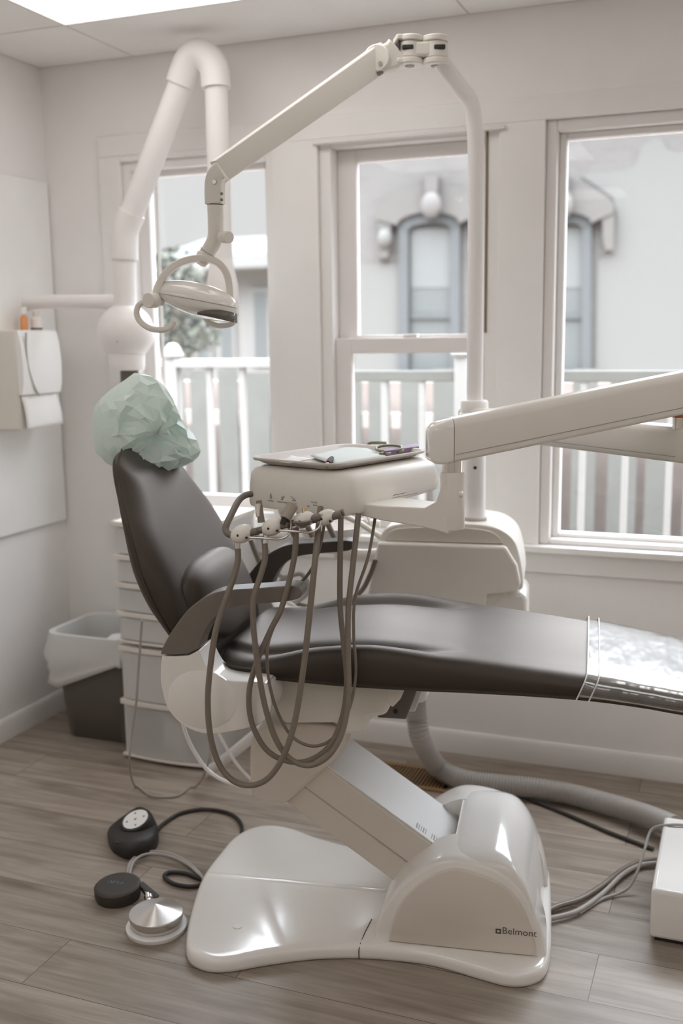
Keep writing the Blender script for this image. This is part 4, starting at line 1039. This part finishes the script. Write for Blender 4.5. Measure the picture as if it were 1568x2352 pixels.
pw = MB().loft(rings)
for p in pw.v: p += V((1, 1, .3))*.008*noise.noise(p*20)
tag(obj('dark_pouch', pw, 'black2', angle=30), 'dark bundle inside the clear bottom drawer', 'pouch')
sg_ = MB(); g = [[V((qx+.06+.09*u, 3.0+.01*math.sin(5*u+2*v), .03+.13*v-.02*u)) for u in [k/6 for k in range(7)]] for v in [k/6 for k in range(7)]]
fo_ = obj('folded_sheet', sg_.grid(g), 'bluep'); fo_.modifiers.new('s', 'SOLIDIFY').thickness = .004
tag(fo_, 'pale folded sheet in the bottom drawer, in front of the dark bundle', 'folded sheet')

# ================================================================== FOOT PEDALS
fc_ = thing('foot_control', 'black foot control with a white round dial on the floor', 'foot pedal', at_z(305, 1915, 0))
fo2 = cr([at_z(x, y, .015) for x, y in ((247, 1915), (256, 1945), (288, 1964), (325, 1960), (358, 1940), (363, 1908), (343, 1866), (318, 1853), (288, 1872), (260, 1896))], 6, True)
cc = V((0, 0, 0))
for p in fo2: cc += p
cc /= len(fo2)
dc = at_z(311, 1882, .062)
def fring(k, z, zt=0):
    out = []
    for p in fo2:
        q = cc+(p-cc)*k; back = (q-cc).dot((V((dc.x, dc.y, 0))-V((cc.x, cc.y, 0))).normalized())
        q.z = z+zt*back; out.append(q)
    return out
obj('housing', MB().loft([fring(.97, 0), fring(1., .004), fring(1.0, .022, .08), fring(.955, .031, .10), fring(.86, .037, .13)]), 'black', fc_, angle=60)
dax = (V((-.12, -.38, 1))).normalized()
obj('dial_rim', MB().lathe([(.050, -.035), (.0475, -.004), (.044, .0), (0, .0)], dc, dax, 32), 'black', fc_)
dl = obj('dial', MB().lathe([(.038, 0), (.038, .0015), (0, .0015)], dc, dax, 32), 'paper', fc_, label='white dial face')
xx = dax.cross(V((0, 1, 0))).normalized(); yy = dax.cross(xx)
for a in range(4):
    an_ = PI/2*a+.5; q = dc+dax*.0018+(xx*math.cos(an_)+yy*math.sin(an_))*.026
    u_, v_ = (xx*math.cos(an_)+yy*math.sin(an_)), (yy*math.cos(an_)-xx*math.sin(an_))
    obj('arrow_mark', MB().add([q+u_*.005, q-u_*.003+v_*.004, q-u_*.003-v_*.004], [(0, 1, 2)]), 'ink', dl)
obj('arrow_mark', MB().add([dc+dax*.0018+xx*.006, dc+dax*.0018-xx*.004+yy*.005, dc+dax*.0018-xx*.002, dc+dax*.0018-xx*.004-yy*.005], [(0, 1, 2, 3)]), 'ink', dl)
for x, y in ((277, 1935), (335, 1920)):
    obj('rib', MB().obox(at_z(x, y, .040), V((.014, .005, 0)), V((-.002, .004, 0)), V((0, 0, .002))), 'black2', fc_, .001)
obj('cable', MB().tube(cr([at_z(*p, .007) for p in ((355, 1912), (378, 1890), (415, 1868), (470, 1859), (525, 1868), (553, 1892), (552, 1925), (528, 1965), (497, 2000), (475, 2026), (440, 2036), (400, 2030), (378, 2014), (388, 2004), (425, 2006), (462, 2018), (480, 2006), (500, 1990))], 7), .0058, 10), 'black', fc_)
fd = thing('foot_switch', 'round black foot switch with a faint blue print on the floor', 'foot pedal', at_z(273, 2050, 0))
c = at_z(272, 2057, .004)
obj('disc', MB().lathe([(0, 0), (.057, 0), (.058, .004), (.058, .008), (.0605, .012), (.0605, .034), (.056, .038), (.05, .0385), (0, .0385)], V((c.x, c.y, 0)), (-.02, -.05, 1), 40), 'black2', fd)
bl = MB()
for k, (dx_, dy_, l) in enumerate(((-.022, .003, .004), (-.013, .005, .006), (-.003, .006, .007), (.009, .007, .008), (-.015, -.003, .008), (0, -.001, .006), (.010, .0005, .007), (-.025, -.005, .003))):
    q = V((c.x+dx_, c.y+dy_, .0392+.0006)); bl.add([q+V((-l*.6, -.0008, 0)), q+V((l*.6, -.0003, 0)), q+V((l*.6, .0012, 0)), q+V((-l*.6, .0008, 0))], [(0, 1, 2, 3)])
obj('blue_print', bl, 'inkb', fd)
obj('strap', MB().sweep([at_z(322, 2030, .030), at_z(340, 2045, .026), at_z(360, 2062, .012)], (0, 0, 1), .004, .009), 'black2', fd)
obj('cable', MB().tube(cr([at_z(*p, .007) for p in ((294, 2020), (296, 1990), (312, 1968), (340, 1957), (385, 1960), (425, 1978), (452, 2000), (468, 2022))], 7), .0052, 10), 'ghose', fd)
obj('cable', MB().tube(cr([at_z(*p, .016) for p in ((297, 2018), (302, 1988), (318, 1969), (345, 1961), (388, 1966), (428, 1984), (455, 2006), (470, 2020))], 7), .004, 10), 'ghose', fd)
fp = thing('foot_pedal', 'shiny spun metal foot pedal on a white base beside the chair plate', 'foot pedal', at_z(361, 2125, 0))
c = at_z(360, 2132, .0)
obj('base', MB().lathe([(0, 0), (.074, 0), (.0755, .004), (.0755, .010), (.072, .013), (.062, .0135), (0, .0135)], (c.x, c.y, 0), n=48), 'pvc', fp)
obj('base_tab', MB().obox(at_z(372, 2082, .008), V((.036, .012, 0)), V((-.007, .020, 0)), V((0, 0, .0075))), 'pvc', fp, .004)
obj('skirt', MB().lathe([(.061, .0136), (.064, .020), (.064, .030), (.066, .032), (.066, .040), (0, .040)], (c.x, c.y, 0), n=48), 'steel', fp)
cn = MB().lathe([(.0665, .0402), (.067, .0425), (.0662, .0438), (.0655, .0443), (.064, .0448), (.05, .0496), (.035, .0548), (.02, .0599), (.008, .064), (.002, .066), (0, .0664)], (c.x, c.y, 0), n=96)
obj('metal_cone', cn, 'spun', fp, angle=60, loc=(c.x, c.y, 0))
obj('hose_stub', MB().tube([at_z(342, 2072, .012), at_z(338, 2052, .020), at_z(328, 2042, .024)], [.010, .008, .006], 14), 'steel', fp)
obj('stub_ring', MB().tube([at_z(342, 2066, .014), at_z(341, 2060, .017)], .0125, 16), 'chrome', fp)

# ================================================================== CABLES AND PIPES
def cable(name, label, pts, r, m, cat='cable'):
    pts = [V((p.x, p.y, max(p.z, r+.001))) for p in cr(pts, 8)]
    return tag(obj(name, MB().tube(pts, r, 10), m), label, cat)
cable('hanging_cord', 'thin grey cord hanging behind the backrest down to the floor', [at_t(*p, .30) for p in ((326, 1425), (318, 1540), (312, 1620), (302, 1690), (297, 1755))]+[at_z(*p, .006) for p in ((310, 1806), (350, 1828), (405, 1828), (448, 1808))]+[at_t(*p, .25) for p in ((474, 1765), (484, 1700), (486, 1655))], .0035, 'ghose')
cable('drain_tube', 'white tube curving from under the hip cover down behind the chair arm', [at_t(*p, .12) for p in ((418, 1655), (428, 1690), (448, 1730), (474, 1766))]+[at_t(512, 1792, .10), at_t(560, 1806, .06), at_t(600, 1812, .04)], .0055, 'pvc', 'tube')
cable('air_tube', 'thin white tube crossing the slanting pipe behind the chair', [at_t(*p, .16) for p in ((500, 1680), (512, 1705), (530, 1735), (552, 1765), (580, 1795))], .0042, 'pvc', 'tube')
a_ = at_z(482, 1772, .02); b_ = at_t(668, 1622, .14)
tag(obj('slanting_pipe', MB().tube([a_, a_.lerp(b_, .5), b_], .0165, 18), 'pvc'), 'white plastic pipe slanting from the floor up under the seat', 'pipe')
ub0 = at_z(1490, 2162, 0)
zb0 = at_y(1498, 2043, ub0.y).z
bx0, by0 = ub0.x, ub0.y; by1 = at_z(1515, 1872, zb0).y
ux = thing('utility_box', 'white utility box on the floor cut by the right edge of the photo', 'utility box', (bx0+.18, (by0+by1)/2, 0))
obj('cover', MB().box((bx0, by0, .010), (bx0+.36, by1, zb0)), 'white', ux, .010, 3)
obj('base_shadow', MB().box((bx0+.012, by0+.012, 0), (bx0+.35, by1-.012, .0098)), 'dark', ux)  # dark slab painting the shadow in the gap under the cover
cable('power_cable', 'dark cable lying across the floor behind the chair base to the white box', [at_z(*p, .007) for p in ((1180, 1822), (1240, 1845), (1320, 1878), (1400, 1912), (1500, 1950))], .0055, 'black2')
cable('supply_hose', 'upper of the grey hoses between the chair base and the white box', [at_z(*p, .012) for p in ((1245, 2098), (1280, 2082), (1330, 2066), (1380, 2036), (1430, 1998), (1470, 1980), (1508, 1974))], .0075, 'hose')
cable('supply_hose', 'lower grey hose leaving the chair base toward the white box', [at_z(*p, .012) for p in ((1245, 2112), (1290, 2104), (1330, 2090), (1380, 2055), (1428, 2010), (1468, 1988), (1508, 1982))], .0065, 'ghose')
cable('signal_cord', 'thin pale cord rising from the floor over the left edge of the white box', [at_z(1330, 2098, .006), at_z(1380, 2066, .006), at_z(1420, 2052, .008), at_z(1445, 2036, .02), at_z(1464, 2000, .05), at_z(1480, 1950, .085), at_z(1497, 1905, .118), V((bx0+.02, by1-.06, zb0+.004)), V((bx0+.06, by1-.05, zb0+.005))], .0040, 'ghose')
# corrugated hose
hp_ = [at_t(*p, .60) for p in ((958, 1560), (954, 1600), (957, 1650), (968, 1700))]+[at_z(1005, 1762, .045), at_z(1060, 1790, .036), at_z(1130, 1800, .036), at_z(1210, 1808, .036), at_z(1300, 1822, .036), at_z(1400, 1848, .038), at_z(1480, 1872, .044), at_z(1550, 1900, .060)]
hp_ = cr(hp_, 24)
dd = [0]
for a, b in zip(hp_, hp_[1:]): dd.append(dd[-1]+(b-a).length)
path = []; rad = []; st = .0024; k = 0; i = 0
while k*st < dd[-1]:
    d_ = k*st
    while dd[i+1] < d_: i += 1
    path.append(hp_[i].lerp(hp_[i+1], (d_-dd[i])/(dd[i+1]-dd[i]))); rad.append(.0335 if k % 4 in (0, 1) else .0300); k += 1
tag(obj('corrugated_hose', MB().tube(path, rad, 20), 'rib', angle=80), 'thick grey corrugated hose running over the floor along the back wall', 'hose')
vc = at_z(950, 1786, 0)
vt = thing('floor_vent', 'brown wooden floor register beside the corrugated hose', 'floor vent', (vc.x, vc.y, 0))
vx, vy = .15, .085
fr = MB(); fr.box((vc.x-vx, vc.y-vy, .0), (vc.x+vx, vc.y-vy+.02, .007)).box((vc.x-vx, vc.y+vy-.02, .0), (vc.x+vx, vc.y+vy, .007)).box((vc.x-vx, vc.y-vy+.02, 0), (vc.x-vx+.02, vc.y+vy-.02, .007)).box((vc.x+vx-.02, vc.y-vy+.02, 0), (vc.x+vx, vc.y+vy-.02, .007))
obj('frame', fr, 'wood', vt, .001)
obj('well', MB().box((vc.x-vx+.02, vc.y-vy+.02, .0002), (vc.x+vx-.02, vc.y+vy-.02, .001)), 'dark', vt)
sl = MB()
for k in range(21): sl.box((vc.x-vx+.024+.0117*k, vc.y-vy+.02, .001), (vc.x-vx+.0285+.0117*k, vc.y+vy-.02, .006))
obj('slats', sl, 'wood', vt)

# ================================================================== OUTSIDE
struct('ground', MB().box((-14, YW+.2, -.6), (10, 40, -.5)), 'soil', label='ground outside the windows', cat='ground')
struct('deck_floor', MB().box((-4, YW+.16, .28), (1.6, 5.2, .36)), 'soil', label='boards of the deck outside the windows', cat='deck')
RY = 4.7
zr1 = at_y(500, 830, RY).z; zr0 = at_y(1400, 1232, RY).z
rl = thing('deck_railing', 'white baluster railing just outside the windows', 'railing', (-1.4, RY, .36))
xe = at_y(690, 830, RY).x; zr2 = at_y(1000, 851, RY).z
obj('top_rail', MB().box((-3.6, RY-.035, zr1-.03), (xe, RY+.035, zr1+.012)), 'deckp', rl, .004)
obj('top_rail', MB().box((xe, RY-.02, zr2-.05), (1.2, RY+.02, zr2)), 'fence', rl, .004, label='weathered grey top rail')
obj('bottom_rail', MB().box((-3.6, RY-.02, zr0-.035), (1.2, RY+.02, zr0)), 'deckp', rl, .004)
for k in range(-4, 18):
    x = -.30-.186*k; obj('baluster', MB().box((x-.0135, RY-.0135, zr0), (x+.0135, RY+.0135, zr1-.03 if x < xe else zr2-.05)), 'deckp', rl)
for x in (at_y(398, 830, RY).x, at_y(1062, 830, RY).x, 1.0):
    obj('post', MB().box((x-.03, RY-.034, .36), (x+.03, RY+.034, zr1+.02)), 'deckp', rl, .003)
    obj('post_cap', MB().lathe([(0, 0), (.05, 0), (.055, .012), (.045, .03), (.035, .055), (.02, .07), (0, .073)], (x, RY, zr1+.02), n=20), 'deckp', rl)
FY = 6.0; zf = at_y(900, 852, FY).z
fn = thing('garden_fence', 'weathered grey board fence beyond the white railing', 'fence', (-1.5, FY, -.5))
for k in range(30):
    x = -4.2+.205*k; w_ = .145+.012*math.sin(k*2.3)
    obj('board', MB().box((x, FY, -.5), (x+w_, FY+.02, zf+.012*math.sin(k*1.7))), 'fence', fn)
for z in (.0, .9): obj('cross_rail', MB().box((-4.3, FY+.0201, z), (2.0, FY+.06, z+.09)), 'soil', fn)
M['backing'] = mat('dark_brown_backing', (.20, .165, .145), .9, var=.3)
sh_ = struct('wall_fence_back', MB().box((-4.3, FY+.35, -.5), (2.2, FY+.5, zf-.08)), 'backing', label='dark brown wall seen through the gaps of the fence', cat='wall')  # dark brown slab behind the gaps of the fence
# brick house across the way
HY = 14.
def hy(x, y, d=0.): return at_y(x, y, HY-d)
hs = thing('brick_house', 'pale brick house with two arched windows seen through the right windows', 'house', (hy(1100, 900).x, HY, -.5))
hx0 = hy(788, 700).x; hx1 = hx0+11
htop = hy(1100, 215).z
wh = MB(); wh.box((hx0, HY, -.5), (hx1, HY+.4, htop))
obj('facade', wh, 'brick', hs)
obj('cornice', MB().box((hx0-.2, HY-.35, htop), (hx1+.2, HY+.6, htop+.35)), 'stone', hs)
for cx in (990, 1290):
    def q(x, y, d=0.): return hy(cx+x, y, d)
    sil = cr([q(-122, 505), q(-118, 480), q(-90, 455), q(-50, 437), q(0, 428), q(50, 433), q(90, 447), q(118, 468), q(122, 492)], 5)
    inn = cr([q(-70, 520), q(-66, 510), q(-50, 500), q(-28, 493), q(0, 489), q(28, 491), q(50, 496), q(66, 505), q(70, 515)], 5)
    m = MB(); n_ = len(sil); dv = V((0, -.16, 0))
    m.loft([[a, b, b+dv, a+dv] for a, b in zip(sil, inn)])
    obj('window_arch', m, 'stone', hs)
    obj('keystone', MB().prism([q(-16, 405), q(16, 402), q(11, 498), q(-11, 500)], [q(-16, 405, .3), q(16, 402, .3), q(11, 498, .3), q(-11, 500, .3)]), 'stone', hs)
    obj('keystone_boss', MB().ball(q(0, 472, .32), .14, .08, .17), 'brick', hs)
    fr_in = cr([q(-48, 533), q(-40, 522), q(0, 514), q(40, 518), q(48, 528)], 4)
    fr_out = cr([q(-70, 520), q(-50, 500), q(0, 489), q(50, 496), q(70, 515)], 4)
    fm2 = MB(); dv = V((0, -.10, 0))
    fm2.loft([[a, b, b+dv, a+dv] for a, b in zip(fr_out, fr_in)])
    fm2.prism([q(-70, 519), q(-48, 532), q(-48, 852), q(-70, 852)], [p+dv for p in (q(-70, 519), q(-48, 532), q(-48, 852), q(-70, 852))])
    fm2.prism([q(70, 514), q(48, 527), q(48, 852), q(70, 852)], [p+dv for p in (q(70, 514), q(48, 527), q(48, 852), q(70, 852))])
    wn = obj('window', fm2, 'trimfar', hs)
    obj('blind', MB().prism([q(-47, 525), q(47, 520), q(47, 661), q(-47, 661)], [q(-47, 525, .03), q(47, 520, .03), q(47, 661, .03), q(-47, 661, .03)]), 'blind', wn)
    obj('pane', MB().prism([q(-47, 661), q(47, 661), q(47, 852), q(-47, 852)], [q(-47, 661, .02), q(47, 661, .02), q(47, 852, .02), q(-47, 852, .02)]), 'pane_far', wn)
    obj('meeting_rail', MB().prism([q(-47, 722), q(47, 722), q(47, 732), q(-47, 732)], [q(-47, 722, .06), q(47, 722, .06), q(47, 732, .06), q(-47, 732, .06)]), 'trimfar', wn)
    obj('window_sill', MB().prism([q(-78, 852), q(78, 852), q(78, 868), q(-78, 868)], [q(-78, 852, .2), q(78, 852, .2), q(78, 868, .2), q(-78, 868, .2)]), 'stone', hs)
    obj('impost', MB().prism([q(-122, 500), q(-92, 500), q(-94, 560), q(-100, 592), q(-120, 592)], [q(-122, 500, .14), q(-92, 500, .14), q(-94, 560, .14), q(-100, 592, .14), q(-120, 592, .14)]), 'stone', hs)
    obj('impost', MB().prism([q(122, 488), q(92, 492), q(94, 550), q(100, 575), q(118, 575)], [q(122, 488, .14), q(92, 492, .14), q(94, 550, .14), q(100, 575, .14), q(118, 575, .14)]), 'stone', hs)
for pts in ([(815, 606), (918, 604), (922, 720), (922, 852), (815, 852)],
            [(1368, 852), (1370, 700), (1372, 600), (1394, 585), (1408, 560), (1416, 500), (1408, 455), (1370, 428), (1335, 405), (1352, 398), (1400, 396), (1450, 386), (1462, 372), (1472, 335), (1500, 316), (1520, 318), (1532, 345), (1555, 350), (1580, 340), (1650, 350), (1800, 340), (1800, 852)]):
    a = [hy(x, y) for x, y in pts]; obj('sunlit_patch', MB().prism(a, [p+V((0, -.02, 0)) for p in a]), 'sunpatch_lamp', hs, label='smooth white plate painting the sunlit part of the brick')  # overexposed sunlit brick built as thin white plates
obj('wall_lamp', MB().ball(hy(884, 548, .15), .10, .10, .13), 'sunpatch_lamp', hs)
obj('lamp_bracket', MB().prism([hy(872, 560), hy(890, 560), hy(884, 598), hy(874, 596)], [hy(872, 560, .15), hy(890, 560, .15), hy(884, 598, .12), hy(874, 596, .12)]), 'stone', hs)
# far house in the left window
GY = 18.
def gy_(x, y, d=0.): return at_y(x, y, GY-d)
fh = thing('far_house', 'pale house with a slate roof far beyond the left window', 'house', (gy_(580, 850).x, GY, -.5))
gx0, gx1 = gy_(440, 600).x, gy_(700, 600).x
obj('wall', MB().box((gx0, GY, -.5), (gx1, GY+4, gy_(560, 612).z)), 'siding', fh)
za, zb3 = gy_(560, 590).z, gy_(560, 556).z
obj('roof', MB().prism([V((gx0-.5, GY-.6, za)), V((gx0-.5, GY+1.5, zb3+.25)), V((gx0-.5, GY+4.6, za))], [V((gx1+.5, GY-.6, za)), V((gx1+.5, GY+1.5, zb3+.25)), V((gx1+.5, GY+4.6, za))]), 'roof', fh)
obj('eave', MB().box((gx0-.5, GY-.6, gy_(560, 620).z), (gx1+.5, GY-.0005, za)), 'siding', fh)
for a, b in ((505, 540), (582, 622), (455, 485)):
    p0, p1 = gy_(a, 840), gy_(b, 660)
    wn = obj('window', MB().box((p0.x, GY-.06, p0.z), (p1.x, GY-.0004, p1.z)), 'siding', fh)
    obj('pane', MB().box((p0.x+.06, GY-.065, p0.z+.08), (p1.x-.06, GY-.0605, p1.z-.08)), 'pane_far', wn)
# tree
TY = 9.
tr = thing('garden_tree', 'small pale green tree beyond the railing in the left window', 'tree', (at_y(400, 800, TY).x, TY, -.5))
tb = at_y(405, 800, TY)
obj('trunk', MB().tube([V((tb.x, TY, -.5)), V((tb.x+.03, TY, .6)), V((tb.x-.02, TY, 1.3)), V((tb.x+.03, TY, 1.9))], [.07, .055, .045, .02], 10), 'barkm', tr)
lv = MB()
blobs = [(372, 660, .28), (420, 640, .26), (395, 700, .30), (440, 770, .24), (470, 755, .2), (360, 740, .25), (455, 690, .2), (410, 790, .25), (385, 610, .18)]
for x, y, r in blobs:
    c = at_y(x, y, TY+random.uniform(-.2, .2))
    for k in range(110):
        d = V((random.gauss(0, 1), random.gauss(0, 1), random.gauss(0, 1))).normalized()*r*random.uniform(.45, 1)
        p = c+d; a = V((random.gauss(0, 1), random.gauss(0, 1), random.gauss(0, 1))).normalized(); b = a.orthogonal().normalized()
        s_ = random.uniform(.035, .07); lv.add([p+a*s_, p+b*s_*.5, p-a*s_, p-b*s_*.5], [(0, 1, 2, 3)])
obj('foliage', lv, 'leaf', tr, smooth=False)

# ================================================================== LIGHT AND CAMERA
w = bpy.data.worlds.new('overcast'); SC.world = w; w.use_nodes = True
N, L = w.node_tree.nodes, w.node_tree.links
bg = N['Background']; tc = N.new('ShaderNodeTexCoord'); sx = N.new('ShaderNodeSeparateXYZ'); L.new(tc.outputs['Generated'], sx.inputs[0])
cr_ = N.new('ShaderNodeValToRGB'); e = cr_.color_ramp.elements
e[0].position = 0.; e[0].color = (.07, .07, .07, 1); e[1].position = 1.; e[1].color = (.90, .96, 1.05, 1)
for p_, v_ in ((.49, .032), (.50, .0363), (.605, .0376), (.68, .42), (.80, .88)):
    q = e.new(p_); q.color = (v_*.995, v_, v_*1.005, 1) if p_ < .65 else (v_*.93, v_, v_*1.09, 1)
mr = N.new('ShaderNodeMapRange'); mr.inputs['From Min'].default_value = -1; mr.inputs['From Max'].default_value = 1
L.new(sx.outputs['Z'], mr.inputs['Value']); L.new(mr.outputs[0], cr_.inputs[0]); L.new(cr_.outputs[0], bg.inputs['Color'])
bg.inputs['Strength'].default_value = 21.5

cam = bpy.data.cameras.new('camera'); co = bpy.data.objects.new('camera', cam); COL.objects.link(co)
co.location = CAM
co.rotation_euler = Matrix((RT, UP, -FW)).transposed().to_euler()
cam.sensor_fit = 'VERTICAL'; cam.sensor_height = 36; cam.sensor_width = 24; cam.lens = 36*FPX/2352
cam.clip_start = .05
cam.dof.use_dof = True; cam.dof.focus_distance = 2.35; cam.dof.aperture_fstop = 2.2
SC.camera = co
SC.view_settings.view_transform = 'Standard'; SC.view_settings.look = 'None'; SC.view_settings.gamma = 1; SC.view_settings.use_curve_mapping = False
SC.view_settings.exposure = 0.
SC.cycles.use_denoising = True; SC.cycles.max_bounces = 10; SC.cycles.transparent_max_bounces = 24; SC.cycles.diffuse_bounces = 6
SC.cycles.sample_clamp_indirect = 6; SC.cycles.caustics_reflective = False; SC.cycles.caustics_refractive = False
